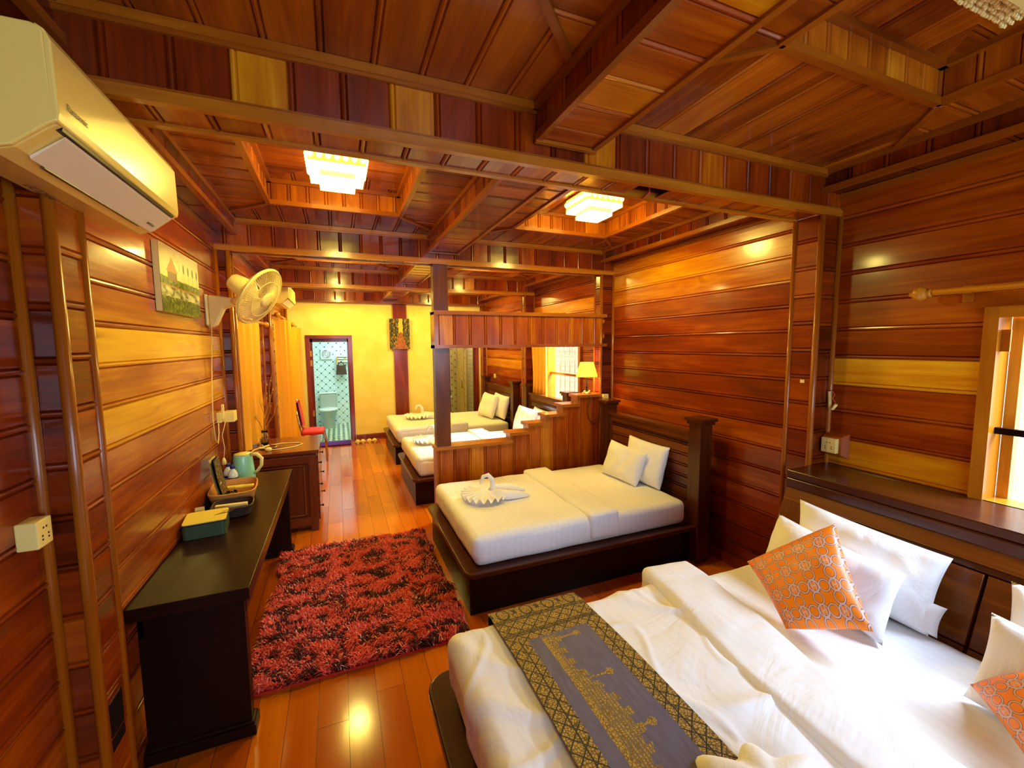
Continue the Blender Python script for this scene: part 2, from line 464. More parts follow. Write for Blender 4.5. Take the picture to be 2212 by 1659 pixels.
wall_x(mb, YN, B1[0], WN, 21, {9: .86, 6: .7, 8: .36, 10: .34, 11: .44, 12: .38, 13: .36, 14: .38, 15: .46, 7: .36})
wall_x(mb, B1[1], B2[0], None, 22, {14: .78, 13: .62, 12: .36, 15: .55, 11: .32, 10: .28, 9: .34, 8: .2, 7: .26, 6: .44, 5: .3}, base=.28)
wall_x(mb, B2[1], B3[0], WF, 23, {13: .7, 12: .5, 8: .55}, base=.36)
wall_x(mb, B3[1], FY, None, 24, {8: .72, 13: .5}, base=.36)
struct(mb, 'wall_right', 'wood', 'varnished horizontal plank wall on the right')
# far wall of yellow plaster with two door openings
D1 = (-.455, .19, 1.885)
D2 = (2.03, 2.60, 1.885)
mb = MB()
for a, b, c, d in ((XL, D1[0], 0, H), (D1[0], D1[1], D1[2], H), (D1[1], D2[0], 0, H), (D2[0], D2[1], D2[2], H), (D2[1], XR+.12, 0, H)):
    mb.box((a, FY, c), (b, FY+.1, d))
struct(mb, 'wall_back', 'plaster', 'yellow plaster wall at the far end')
mb = MB(); planks(mb, (0, YN, 0), X, Z, Y, 0, H, XL, XR, .16, 0, 31, .25, .2)
struct(mb, 'wall_front', 'wood', 'plank wall behind the viewer')
# floor
mb = MB()
k = 0; x = XL
while x < XR:
    x2 = min(x+.1355, XR); y = YN-1.2*hsh(k, 7)
    while y < FY:
        y2 = min(y+1.22, FY); ya = max(y, YN)
        if y2 > ya:
            t = .45+(hsh(k, y)-.5)*.5; o_ = hsh(k, y, 2)*20
            g = .0012
            q = [(x+g, ya+g), (x2-g, ya+g), (x2-g, y2-g), (x+g, y2-g)]
            mb.face([(p[0], p[1], 0) for p in q], [(p[1]+o_, p[0]+o_) for p in q], t)
        y = y2 if y2 < FY else FY+1
    x = x2; k += 1
mb.m = 1
mb.face([(XL-.1, YN-.1, -.002), (XR+.1, YN-.1, -.002), (XR+.1, FY+.1, -.002), (XL-.1, FY+.1, -.002)])
struct(mb, 'floor', ['floor', 'dark'], 'glossy laminate floor of orange brown boards')

# ceiling cells
CB = (.803, 1.068)       # centre beam x range
SBR, SBL = 2.66, -.70    # side beams
cell_mb = MB(); trim_mb = MB()
def bar(mb, p, q, wd, ht, tone=.45, up=(0, 0, 1)):
    p, q = Vector(p), Vector(q); d = (q-p).normalized(); up = Vector(up); s_ = d.cross(up).normalized()*(wd/2); u = up*(ht)
    L = (q-p).length; o_ = rnd.random()*9
    A = [p-s_, p+s_, p+s_+u, p-s_+u]; B = [v+(q-p) for v in A]
    for i in range(4):
        j = (i+1) % 4; ww = (A[j]-A[i]).length
        mb.face([A[i], A[j], B[j], B[i]], [(o_, i*.1), (o_, i*.1+ww), (o_+L, i*.1+ww), (o_+L, i*.1)], tone)
    mb.face(list(reversed(A)), None, tone); mb.face(B, None, tone)
def cell(x0, x1, y0, y1, cx0, cx1, cy0, cy1, top, sd, base):
    mb = cell_mb; N = (0, 0, -1); pt = .17
    # far and near trapezia: boards run along y
    planks(mb, (0, 0, H), Y, X, N, x0, x1, lambda v: min(y1, cy1+max(0, cx0-v, v-cx1)), y1, pt, x0, sd, base, .2)
    planks(mb, (0, 0, H), Y, X, N, x0, x1, y0, lambda v: max(y0, cy0-max(0, cx0-v, v-cx1)), pt, x0, sd+1, base, .2)
    planks(mb, (0, 0, H), X, Y, N, y0, y1, x0, lambda v: max(x0, cx0-max(0, cy0-v, v-cy1)), pt, y0, sd+2, base, .2)
    planks(mb, (0, 0, H), X, Y, N, y0, y1, lambda v: min(x1, cx1+max(0, cy0-v, v-cy1)), x1, pt, y0, sd+3, base, .2)
    # coffer sides
    planks(mb, (cx0, 0, 0), Z, Y, X, cy0, cy1, H, top, .12, cy0, sd+4, base+.1, .25)
    planks(mb, (cx1, 0, 0), Z, Y, (-1, 0, 0), cy0, cy1, H, top, .12, cy0, sd+5, base+.1, .25)
    planks(mb, (0, cy0, 0), Z, X, Y, cx0, cx1, H, top, .12, cx0, sd+6, base+.1, .25)
    planks(mb, (0, cy1, 0), Z, X, (0, -1, 0), cx0, cx1, H, top, .12, cx0, sd+7, base+.1, .25)
    # coffer top, mitred
    mx_, my_ = (cx0+cx1)/2, (cy0+cy1)/2
    hx = (cx1-cx0)/2
    planks(mb, (0, 0, top), X, Y, N, cy0, cy1, lambda v: max(cx0, min(mx_, cx0)), lambda v: cx0+min(hx, v-cy0, cy1-v), .16, cy0, sd+8, base, .2)
    planks(mb, (0, 0, top), X, Y, N, cy0, cy1, lambda v: cx1-min(hx, v-cy0, cy1-v), cx1, .16, cy0, sd+9, base, .2)
    planks(mb, (0, 0, top), Y, X, N, cx0, cx1, cy0, lambda v: cy0+min(v-cx0, cx1-v), .16, cx0, sd+8, base, .2)
    planks(mb, (0, 0, top), Y, X, N, cx0, cx1, lambda v: cy1-min(v-cx0, cx1-v), cy1, .16, cx0, sd+8, base, .2)
    t = trim_mb
    for a, b in (((cx0, cy0), (cx1, cy0)), ((cx1, cy0), (cx1, cy1)), ((cx1, cy1), (cx0, cy1)), ((cx0, cy1), (cx0, cy0))):
        bar(t, (a[0], a[1], H-.012), (b[0], b[1], H-.012), .03, .03, .35)
        dx, dy = (mx_-(a[0]+b[0])/2), (my_-(a[1]+b[1])/2); l_ = math.hypot(dx, dy); dx, dy = dx/l_*.012, dy/l_*.012
        bar(t, (a[0]+dx, a[1]+dy, top-.025), (b[0]+dx, b[1]+dy, top-.025), .03, .03, .3)
    for (cx, cy, ex, ey) in ((cx0, cy0, -1, -1), (cx1, cy0, 1, -1), (cx1, cy1, 1, 1), (cx0, cy1, -1, 1)):
        g = min((cx-x0) if ex < 0 else (x1-cx), (cy-y0) if ey < 0 else (y1-cy))
        bar(t, (cx, cy, H-.014), (cx+ex*g, cy+ey*g, H-.014), .028, .02, .32)
CT = 2.895
cell(SBL, CB[0], YN, B1[0], -.43, .465, -1.35, 1.05, CT, 100, .34)
cell(CB[1], SBR, YN, B1[0], 1.405, 2.375, -1.35, 1.06, CT, 120, .30)
cell(SBL, CB[0], B1[1], B2[0], -.40, .49, 2.38, 3.43, CT, 140, .24)
cell(CB[1], SBR, B1[1], B2[0], 1.42, 2.35, 2.38, 3.43, CT, 160, .22)
cell(SBL, CB[0], B2[1], B3[0], -.40, .49, 4.5, 5.5, CT, 180, .3)
cell(CB[1], SBR, B2[1], B3[0], 1.42, 2.35, 4.5, 5.5, CT, 200, .3)
cell(SBL, CB[0], B3[1], B4[0], -.40, .49, 6.6, 7.7, CT, 220, .3)
cell(CB[1], SBR, B3[1], B4[0], 1.42, 2.35, 6.6, 7.7, CT, 240, .3)
struct(cell_mb, 'ceiling', 'ceil', 'varnished plank ceiling with sunken square coffers')
mb = MB(); mb.box((XL-.1, YN-.1, 2.93), (XR+.1, FY+.1, 2.96))  # added unseen lid that keeps outside light from leaking in at coffer corners
mb.box((XL-.1, YN-.1, H), (XL-.02, FY+.1, 2.93)); mb.box((XR+.02, YN-.1, H), (XR+.1, FY+.1, 2.93)); mb.box((XL-.1, YN-.1, H), (XR+.1, YN-.02, 2.93)); mb.box((XL-.1, FY+.02, H), (XR+.1, FY+.1, 2.93))
struct(mb, 'ceiling_leak_block', 'black', 'unseen deck added above the coffers to block light leaks')
struct(trim_mb, 'trim_1', 'trim', 'mitred mouldings round the ceiling coffers')

# cross beams
def cross_beam(n, y0, y1, sd, base, hole=None, zb=ZB):
    mb = MB()
    planks(mb, (0, y0, 0), Z, X, (0, -1, 0), XL, XR, zb, H, .165, XL+.06, sd, base, .34, {6: .66, 1: .25, 0: .2, 15: .55, 2: .2, 3: .74} if n == 2 else None)
    planks(mb, (0, y1, 0), Z, X, (0, 1, 0), XL, XR, zb, H, .165, XL+.06, sd+1, base, .3)
    if hole:
        a, b = hole
        planks(mb, (0, 0, zb+.004), Y, X, (0, 0, -1), XL, a, y0, y1, .158, XL, sd+2, base+.12, .3)
        planks(mb, (0, 0, zb+.004), Y, X, (0, 0, -1), b, XR, y0, y1, .158, XL, sd+2, base+.12, .3)
    else:
        planks(mb, (0, 0, zb+.004), Y, X, (0, 0, -1), XL, XR, y0, y1, .158, XL, sd+2, base+.12, .3)
    mb.m = 1
    for yy, s_ in ((y0, -1), (y1, 1)):
        mb.box((XL, yy+s_*.022, H-.032), (XR, yy, H-.002), .5)
        mb.box((XL, yy+s_*.014, H-.045), (XR, yy, H-.032), .35)
        mb.box((XL, yy+s_*.016, zb-.006), (XR, yy-s_*.014, zb+.03), .6)
        mb.box((XL, yy+s_*.008, zb+.03), (XR, yy, zb+.042), .4)
    return struct(mb, 'trim_%d' % n, ['wood', 'trim'], 'boxed cross beam clad in short upright boards')
cross_beam(2, *B1, 300, .3, (1.365, 1.555))
cross_beam(3, *B2, 310, .2)
cross_beam(4, *B3, 320, .34)
mb = MB()
planks(mb, (0, B4[0], 0), Z, X, (0, -1, 0), XL, XR, 2.56, H, .165, XL, 333, .32, .3)
mb.m = 1
mb.box((XL, B4[0]-.02, 2.525), (XR, FY, 2.56), .25); mb.box((XL, B4[0]-.02, H-.03), (XR, B4[0], H), .3)
struct(mb, 'trim_5', ['wood', 'trim'], 'wall beam over the yellow plaster wall')
# hole in the underside of the first beam: a gap with concrete above it
mb = MB()
mb.box((1.365, B1[0]+.01, 2.60), (1.555, B1[1]-.01, 2.62))
struct(mb, 'trim_6', 'grey', 'bare grey slab seen through the missing board')
t_ = MB()
t_.tube([(1.49, 1.78, 2.60), (1.485, 1.79, 2.56), (1.50, 1.80, 2.51), (1.475, 1.815, 2.49), (1.46, 1.82, 2.486)], .004, 6)
t_.tube([(1.49, 1.78, 2.60), (1.495, 1.79, 2.55), (1.49, 1.80, 2.505), (1.468, 1.81, 2.485)], .0045, 6)
tag(t_.build('loose_wire', 'wirered'), 'red wires poking out of the gap under the nearest ceiling beam', 'wire')
# centre beams
def centre_beam(n, y0, y1, sd, base):
    mb = MB(); zc = 2.592
    planks(mb, (CB[0], 0, 0), Z, Y, (-1, 0, 0), y0, y1, zc, H, .165, y0, sd, base, .25)
    planks(mb, (CB[1], 0, 0), Z, Y, (1, 0, 0), y0, y1, zc, H, .165, y0, sd+1, base, .25)
    planks(mb, (0, 0, zc+.004), X, Y, (0, 0, -1), y0, y1, CB[0], CB[1], .17, y0, sd+2, base+.2 if sd == 400 else base+.1, .4, {12: .05} if sd != 400 else None)
    mb.m = 1
    for xx, s_ in ((CB[0], -1), (CB[1], 1)):
        mb.box((xx+s_*.02, y0, H-.032), (xx, y1, H-.002), .3)
        mb.box((xx+s_*.012, y0, zc-.008), (xx-s_*.012, y1, zc+.025), .35)
    for yy in ((y0, y1)):
        s_ = 1 if yy == y0 else -1
        mb.box((CB[0]-.014, yy, zc-.014), (CB[1]+.014, yy+s_*.02, zc), .5)
    struct(mb, 'trim_%d' % n, ['wood', 'trim'], 'lengthwise ceiling beam')
centre_beam(7, YN, B1[0]-.012, 400, .3)
centre_beam(8, B1[1]+.012, B2[0]-.012, 410, .28)
centre_beam(9, B2[1]+.012, B3[0]-.012, 420, .3)
centre_beam(10, B3[1]+.012, B4[0]-.012, 430, .3)
# side beams along both walls
def side_beam(n, y0, y1, sd, base):
    mb = MB(); zs = 2.62
    planks(mb, (SBR, 0, 0), Z, Y, (-1, 0, 0), y0, y1, zs, H, .17, y0, sd, base, .2)
    planks(mb, (0, 0, zs+.003), X, Y, (0, 0, -1), y0, y1, SBR, XR, .35, y0, sd+1, base-.05, .2)
    planks(mb, (SBL, 0, 0), Z, Y, X, y0, y1, zs, H, .17, y0, sd+2, base, .2)
    planks(mb, (0, 0, zs+.003), X, Y, (0, 0, -1), y0, y1, XL, SBL, .35, y0, sd+3, base-.05, .2)
    mb.m = 1
    for xx, s_, xw in ((SBR, -1, XR), (SBL, 1, XL)):
        mb.box((xx+s_*.02, y0, H-.03), (xx, y1, H-.002), .3)
        mb.box((xx+s_*.022, y0, zs-.01), (xx-s_*.012, y1, zs+.02), .32)
        mb.box((xw, y0, zs-.03), (xw+s_*.015, y1, zs), .35)
    struct(mb, 'trim_%d' % n, ['wood', 'trim'], 'beam along the side walls under the ceiling')
side_beam(11, YN, B1[0], 440, .16)
side_beam(12, B1[1], B2[0], 450, .2)
side_beam(13, B2[1], B3[0], 460, .3)
side_beam(14, B3[1], B4[0], 470, .3)
# pilasters under the cross beams
def pilaster(n, y0, y1, xr, xl, sd, base, ztop=ZB):
    mb = MB()
    for xw, xf, s_ in ((XR, xr, -1), (XL, xl, 1)):
        a, b = min(xw, xf), max(xw, xf)
        ph = .0175 if s_ < 0 else .0775; p_ = .1635 if s_ < 0 else .1595
        planks(mb, (0, y0, 0), X, Z, (0, -1, 0), 0, ztop, a, b, p_, ph+.03, sd, base-.08, .2)
        planks(mb, (0, y1, 0), X, Z, (0, 1, 0), 0, ztop, a, b, p_, ph+.03, sd, base-.08, .2)
        planks(mb, (xf, 0, 0), Y, Z, (s_, 0, 0), 0, ztop, y0, y1, p_, ph+.04, sd+1, base, .25)
    mb.m = 1
    for xw, xf, s_ in ((XR, xr, -1), (XL, xl, 1)):
        for (cx, cy, r) in ((xf-s_*.004, y0+.004, .017), (xf-s_*.004, y1-.004, .015), (xw+s_*.002, y0-.006, .016), (xw+s_*.002, y1+.006, .014)):
            mb.tone = .45
            mb.tube([(cx, cy, 0), (cx, cy, ztop/2), (cx, cy, ztop)], r, 10)
    struct(mb, 'trim_%d' % n, ['wood', 'trim'], 'wall pilaster of short boards with round corner beads')
pilaster(15, *B1, 2.655, -.752, 500, .3)
pilaster(16, *B2, 2.655, -.752, 510, .18)
pilaster(17, *B3, 2.655, -.752, 520, .3)
pilaster(18, B4[0], FY, 2.72, -.79, 530, .28, 2.53)
mb = MB(); mb.box((-.7525, 1.715, .40), (-.7495, 1.80, .57))  # black panel on the surface paints the shade of a hole
struct(mb, 'trim_22', 'blk', 'flat black panel painted as the dark of a missing board low on the left pillar')
# far wall timber strip and skirting
mb = MB(); mb.box((.985, FY-.03, 0), (1.24, FY, 2.53), .22, 2)
mb.box((.985, FY-.034, 0), (1.0, FY-.03, 2.53), .4, 2); mb.box((1.225, FY-.034, 0), (1.24, FY-.03, 2.53), .4, 2)
struct(mb, 'trim_19', 'wood', 'brown timber strip up the yellow wall')
mb = MB()
mb.box((D1[1]+.07, FY-.025, 0), (D2[0]-.06, FY, .1), .2)
struct(mb, 'baseboard_back', 'wood', 'brown skirting along the yellow wall')
mb = MB()
for a, b in ((YN, B1[0]), (B1[1], B2[0]), (B2[1], B3[0]), (B3[1], FY)):
    mb.box((XR-.02, a, 0), (XR, b, .09), .25)
struct(mb, 'baseboard_right', 'wood', 'skirting along the right wall')
mb = MB()
for a, b in ((YN, B1[0]), (B1[1], B2[0]), (B2[1], B3[0]), (B3[1], FY)):
    mb.box((XL, a, 0), (XL+.015, b, .08), .25)
struct(mb, 'baseboard_left', 'wood', 'skirting along the left wall')
# doors (frames)
def door_frame(n, d, wood_t, hinges):
    a, b, h = d; mb = MB()
    mb.box((a-.06, FY-.03, 0), (a+.005, FY+.12, h+.06), wood_t, 2); mb.box((b-.005, FY-.03, 0), (b+.06, FY+.12, h+.06), wood_t, 2)
    mb.box((a-.06, FY-.031, h), (b+.06, FY+.12, h+.06), wood_t, 0)
    mb.box((a+.005, FY+.03, 0), (a+.045, FY+.1, h), wood_t-.15, 2); mb.box((b-.025, FY+.03, 0), (b-.005, FY+.1, h), wood_t-.15, 2)
    mb.box((a, FY+.03, h-.06), (b, FY+.1, h), wood_t-.2, 0)
    o = struct(mb, 'door_%d' % n, 'wood', 'brown timber door frame in the yellow wall')
    for z in hinges:
        hb = MB(); hb.box((a+.004, FY-.034, z-.05), (a+.03, FY+.04, z+.05)); hb.build('hinge', 'hinge', o)
    return o
door_frame(1, D1, .25, (.55, 1.45, 1.62))
door_frame(2, D2, .2, ())
# ------------------------------------------------------------------ bathrooms behind the far wall
mb = MB()
mb.box((-1.1, 10.25, 0), (1.3, 10.35, 2.4)); mb.box((-1.1, FY+.1, 0), (-1.0, 10.25, 2.4)); mb.box((1.2, FY+.1, 0), (1.3, 10.25, 2.4))
struct(mb, 'wall_bathroom', 'tile', 'white tiled bathroom wall with small dark dots')
mb = MB(); mb.box((-1.1, FY, -.02), (1.3, 10.35, .003)); struct(mb, 'floor_bathroom', 'ftile', 'black and white patterned bathroom floor')
mb = MB(); mb.box((-1.1, FY+.1, 2.4), (2.95, 10.35, 2.42)); struct(mb, 'ceiling_bathroom', 'porcelain', 'white bathroom ceiling')
mb = MB(); mb.box((1.4, 9.75, 0), (2.95, 9.85, 2.4)); mb.box((1.35, FY+.1, 0), (1.42, 9.75, 2.4))
struct(mb, 'wall_shower', 'tile2', 'cream tiled shower wall with dots')
mb = MB(); mb.box((2.85, FY+.1, 0), (2.95, 9.75, 2.4))
struct(mb, 'wall_shower_side', 'brick')
mb = MB(); mb.box((1.4, FY, -.02), (2.95, 9.85, .003)); struct(mb, 'floor_shower', 'ftile')
t = thing('shower_door', 'pale shower door with a handle in the right-hand doorway of the far wall', 'door', (2.45, 8.75, 0))
mb = MB(); mb.box((2.44, 8.6, 0), (2.48, 8.64, 1.9)); mb.box((2.44, 9.2, 0), (2.48, 9.24, 1.9)); mb.box((2.44, 8.6, 1.87), (2.48, 9.24, 1.9)); mb.box((2.44, 8.6, .0), (2.48, 9.24, .08)); mb.build('door_frame', 'tile2', t)
mb = MB(); mb.box((2.455, 8.64, .08), (2.465, 9.2, 1.87)); mb.build('panel', 'paper', t)
mb = MB(); mb.tube([(2.44, 8.66, 1.05), (2.40, 8.66, 1.05), (2.40, 8.66, .85), (2.44, 8.66, .85)], .009, 8); mb.build('handle', 'steel', t)

# toilet
t = thing('toilet', 'white close-coupled toilet seen through the left-hand doorway', 'toilet', (-.22, 9.9, 0))
mb = MB(); mb.box((-.40, 10.0, .36), (-.06, 10.2, .72)); mb.build('tank', 'toilet', t, bevel=.03)
mb = MB(); mb.box((-.41, 9.99, .72), (-.05, 10.21, .745)); mb.build('tank_lid', 'porcelain', t, bevel=.012)
mb = MB()
def bowl(u, v):
    a = u*2*math.pi; k = [(.12, 0), (.115, .06), (.12, .16), (.15, .28), (.175, .36), (.18, .39)][min(5, int(round(v*5)))]
    return (-.23+k[0]*math.cos(a), 9.86+k[0]*1.45*math.sin(a), k[1])
mb.grid(bowl, 28, 5); mb.build('bowl', 'toilet', t)
mb = MB(); mb.sm = True
def lidf(u, v):
    a = u*2*math.pi; r = [0, .1, .183, .19, .183][min(4, int(round(v*4)))]; z = [.43, .43, .428, .41, .39][min(4, int(round(v*4)))]
    return (-.23+r*math.cos(a), 9.84+r*1.4*math.sin(a), z)
mb.grid(lidf, 28, 4); mb.build('seat', 'porcelain', t)
t = thing('extractor_fan', 'white square extractor fan high on the dotted bathroom tiles', 'fan', (-.23, 10.24, 1.58))
mb = MB(); mb.box((-.35, 10.215, 1.46), (-.11, 10.25, 1.70)); mb.build('faceplate', 'porcelain', t, bevel=.008)
mb = MB()
for r in (.035, .065, .085): mb.tube([(-.23+r*math.cos(a*math.pi/12), 10.21, 1.58+r*math.sin(a*math.pi/12)) for a in range(24)], .006, 6, closed=True)
mb.build('grille', 'steel', t)
t = thing('towel_rack', 'gold towel rack on the bathroom tiles above a brown bag', 'towel rack', (.12, 10.2, 1.45))
mb = MB()
for dz, yy in ((0, 10.18), (.05, 10.12), (-.07, 10.2)): mb.tube([(-.02, yy, 1.45+dz), (.5, yy, 1.45+dz)], .01, 8)
mb.build('bar', 'gold', t)
mb = MB(); mb.box((-.03, 10.1, 1.36), (-.005, 10.249, 1.52)); mb.build('bracket', 'gold', t)
t = thing('hanging_bag', 'small dark brown bag hanging from the gold rack in the bathroom', 'bag', (.07, 10.14, 1.2))
mb = MB()
mb.grid(lambda u, v: (.06+.09*(1+.25*(1-v))*math.cos(u*2*math.pi), 10.15+.04*math.sin(u*2*math.pi), 1.12+.2*v), 16, 4); mb.build('pouch', 'bag', t)
mb = MB(); mb.tube([(.0, 10.15, 1.31), (.02, 10.15, 1.38), (.07, 10.15, 1.40), (.11, 10.15, 1.36), (.12, 10.15, 1.31)], .008, 6); mb.build('handle', 'bag', t)
t = thing('shower_basket', 'small grey green basket on the floor of the right-hand shower room', 'basket', (2.33, 9.4, 0))
mb = MB(); mb.box((2.2, 9.45, .6), (2.36, 9.6, .74)); mb.build('tub', 'green', t, bevel=.01)
mb = MB(); mb.box((2.19, 9.44, .74), (2.37, 9.61, .77)); mb.build('rim', 'mint', t, bevel=.005)
tag(t, 'small dark green tub with a pale lid in the shower room doorway')
mb = MB(); mb.box((2.18, 9.43, .56), (2.38, 9.75, .6)); mb.build('shelf', 'porcelain', t)

# ================================================================== PARTITION between first and second single beds
XP = (.838, .975)
mb = MB()
mb.box((XP[0], 3.945, 0), (XP[1], 4.05, ZB), .6, 2)
struct(mb, 'trim_20', 'dark', 'dark square post rising from the stepped partition to the ceiling beam')
PY = (3.93, 4.07)
mb = MB()
steps = [(.838, 1.60, .785), (1.60, 1.80, .862), (1.80, 2.0, .942), (2.0, 2.20, 1.02), (2.20, 2.38, 1.115), (2.38, 2.66, 1.205)]
for i, (a, b, z) in enumerate(steps):
    zt = z-.03
    for yy, s_ in ((PY[0], -1), (PY[1], 1)):
        planks(mb, (0, yy, 0), Z, X, (0, s_, 0), a, b, 0, zt, .155, .838, 540+i*0+(0 if s_ < 0 else 3), .46, .16)
    mb.m = 1
    mb.box((a-.03 if i else a-.02, PY[0]-.022, zt), (b+.004, PY[1]+.022, z), .5)
    mb.box((a-.012, PY[0], 0 if i == 0 else steps[i-1][2]), (a+.01, PY[1], zt), .5, 2)
    mb.m = 0
struct(mb, 'wall_partition', ['wood', 'trim'], 'stepped low partition of upright boards beside the first single bed')
mb = MB()
planks(mb, (0, PY[0], 0), Z, X, (0, -1, 0), .86, 2.70, 1.745, 2.045, .155, .86, 560, .5, .16)
planks(mb, (0, PY[1], 0), Z, X, (0, 1, 0), .86, 2.70, 1.745, 2.045, .155, .86, 561, .42, .22)
mb.m = 1
for z0, z1 in ((1.722, 1.752), (2.035, 2.07)):
    mb.box((.832, PY[0]-.022, z0), (2.72, PY[1]+.022, z1), .45)
mb.box((.832, PY[0]-.015, 1.72), (.87, PY[1]+.015, 2.06), .45, 2)
struct(mb, 'trim_21', ['wood', 'trim'], 'raised header box of boards spanning from the dark post to the right wall')

# ================================================================== WINDOWS
def window(n, wn, fw, label):
    a, b, c, d = wn; mb = MB()
    for (p, q) in (((XR-.025, b, c-.0), (XR+.10, b+fw, d+fw)), ((XR-.025, a-fw, c), (XR+.10, a, d+fw)), ((XR-.025, a, d), (XR+.10, b, d+fw)), ((XR-.025, a-fw, c-.03), (XR+.12, b+fw, c))):
        mb.box(p, q, .62)
    return struct(mb, 'window_%d' % n, 'trim', label)
w1 = window(1, WN, .05, 'timber framed window with a dark rail beside the big bed')
mb = MB(); mb.box((XR+.03, WN[0], 1.315), (XR+.055, WN[1], 1.345), .05); mb.build('rail', 'black', w1)
mb = MB(); mb.box((XR+.01, WN[1]-.03, 1.70), (XR+.02, WN[1]+.001, 1.80)); mb.build('hinge', 'hinge', w1)
# shutter opened outwards at the far jamb of the near window
t = thing('window_shutter', 'varnished board shutter, overexposed daylight painted into its colour, standing open outside the window by the big bed', 'shutter', (XR+.1, WN[1]-.04, 1.0))
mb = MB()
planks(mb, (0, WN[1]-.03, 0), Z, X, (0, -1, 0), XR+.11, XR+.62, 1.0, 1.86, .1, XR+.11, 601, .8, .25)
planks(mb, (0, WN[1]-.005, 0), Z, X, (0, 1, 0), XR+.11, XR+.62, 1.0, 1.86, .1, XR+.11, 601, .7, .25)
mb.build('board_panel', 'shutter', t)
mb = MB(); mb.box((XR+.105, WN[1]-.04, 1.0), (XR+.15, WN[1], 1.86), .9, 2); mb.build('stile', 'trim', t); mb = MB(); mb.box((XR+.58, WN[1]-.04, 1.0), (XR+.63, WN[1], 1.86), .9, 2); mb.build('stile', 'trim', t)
w2 = window(2, WF, .05, 'barred window beyond the stepped partition')
mb = MB(); mb.box((XR+.02, WF[0], 1.33), (XR+.05, WF[1], 1.36), .3); mb.build('rail', 'trim', w2)
for i in range(5):
    mb = MB(); y = WF[0]+.10+i*.13
    mb.tube([(XR+.07, y, WF[2]), (XR+.07, y, WF[3])], .007, 6); mb.build('bar', 'steel', w2)
mb = MB(); mb.box((XR+1.5, 2.6, -1), (XR+1.6, 9, 3)); struct(mb, 'wall_outside', 'brick', 'pale brick wall of the next building outside the barred window')

# ================================================================== BED BUILDERS
def rbox(mb, lo, hi, r, n=(40, 24, 6), disp=None, tone=.5, bottom=True):
    lo, hi = Vector(lo), Vector(hi); mb.sm = True
    def pt(p):
        q = Vector((min(max(p.x, lo.x+r), hi.x-r), min(max(p.y, lo.y+r), hi.y-r), min(max(p.z, lo.z+r), hi.z-r)))
        d = p-q
        v = q+d.normalized()*r if d.length > 1e-9 else q
        if disp: v = disp(v, d.normalized() if d.length else Vector((0, 0, 1)))
        return v
    def sp_(a, b, k, n_): return a+(b-a)*k/n_
    nx, ny, nz = n
    def side(f, na, nb, fl=False):
        P = [[pt(f(i, j)) for i in range(na+1)] for j in range(nb+1)]
        for j in range(nb):
            for i in range(na):
                q = [P[j][i], P[j][i+1], P[j+1][i+1], P[j+1][i]]
                mb.face(q[::-1] if fl else q, None, tone)
    side(lambda i, j: Vector((sp_(lo.x, hi.x, i, nx), sp_(lo.y, hi.y, j, ny), hi.z)), nx, ny)
    if bottom: side(lambda i, j: Vector((sp_(lo.x, hi.x, i, nx), sp_(lo.y, hi.y, j, ny), lo.z)), nx, ny, True)
    side(lambda i, j: Vector((sp_(lo.x, hi.x, i, nx), lo.y, sp_(lo.z, hi.z, j, nz))), nx, nz)
    side(lambda i, j: Vector((sp_(lo.x, hi.x, i, nx), hi.y, sp_(lo.z, hi.z, j, nz))), nx, nz, True)
    side(lambda i, j: Vector((lo.x, sp_(lo.y, hi.y, i, ny), sp_(lo.z, hi.z, j, nz))), ny, nz, True)
    side(lambda i, j: Vector((hi.x, sp_(lo.y, hi.y, i, ny), sp_(lo.z, hi.z, j, nz))), ny, nz)
    mb.sm = False
def wrink(amp, s, seed=0):
    def f(v, n):
        q = Vector((v.x*s, v.y*s*1.6, v.z*s))+Vector((seed, seed*2, 0))
        d = noise.noise(q)*.6+noise.noise(q*2.3)*.3+noise.noise(q*5)*.12
        return v+n*amp*d
    return f
def pillow(name, corners, thick, label, matn='pillow', group=None, seed=0, pinch=.055, cat='pillow', n=26):
    """corners: bottom-left, bottom-right, top-right, top-left seen from the front"""
    bl, br, tr, tl = [Vector(c) for c in corners]
    nrm = (br-bl).cross(tl-bl).normalized()
    mb = MB(); mb.sm = True
    def surf(u, v, sgn):
        x, y = u*2-1, v*2-1
        ex = 1-pinch*(1-y*y)*abs(x)**3; ey = 1-pinch*(1-x*x)*abs(y)**3
        uu, vv = (x*ex+1)/2, (y*ey+1)/2
        p = bl*(1-uu)*(1-vv)+br*uu*(1-vv)+tr*uu*vv+tl*(1-uu)*vv
        h = (max(0, 1-abs(x)**3)*max(0, 1-abs(y)**3))**.48
        q = p*5+Vector((seed, seed*3, sgn))
        h2 = noise.noise(q)*.34+noise.noise(q*2.4)*.18
        return p+nrm*sgn*thick*.5*h*(1+h2)
    for sgn in (1, -1):
        P = [[surf(i/n, j/n, sgn) for i in range(n+1)] for j in range(n+1)]
        for j in range(n):
            for i in range(n):
                q = [P[j][i], P[j][i+1], P[j+1][i+1], P[j+1][i]]
                uv = [(i/n, j/n), ((i+1)/n, j/n), ((i+1)/n, (j+1)/n), (i/n, (j+1)/n)]
                if sgn < 0: q = q[::-1]; uv = uv[::-1]
                mb.face(q, uv)
    o = mb.build(name, matn)
    c = (bl+br+tr+tl)/4
    return tag(o, label, cat, group)

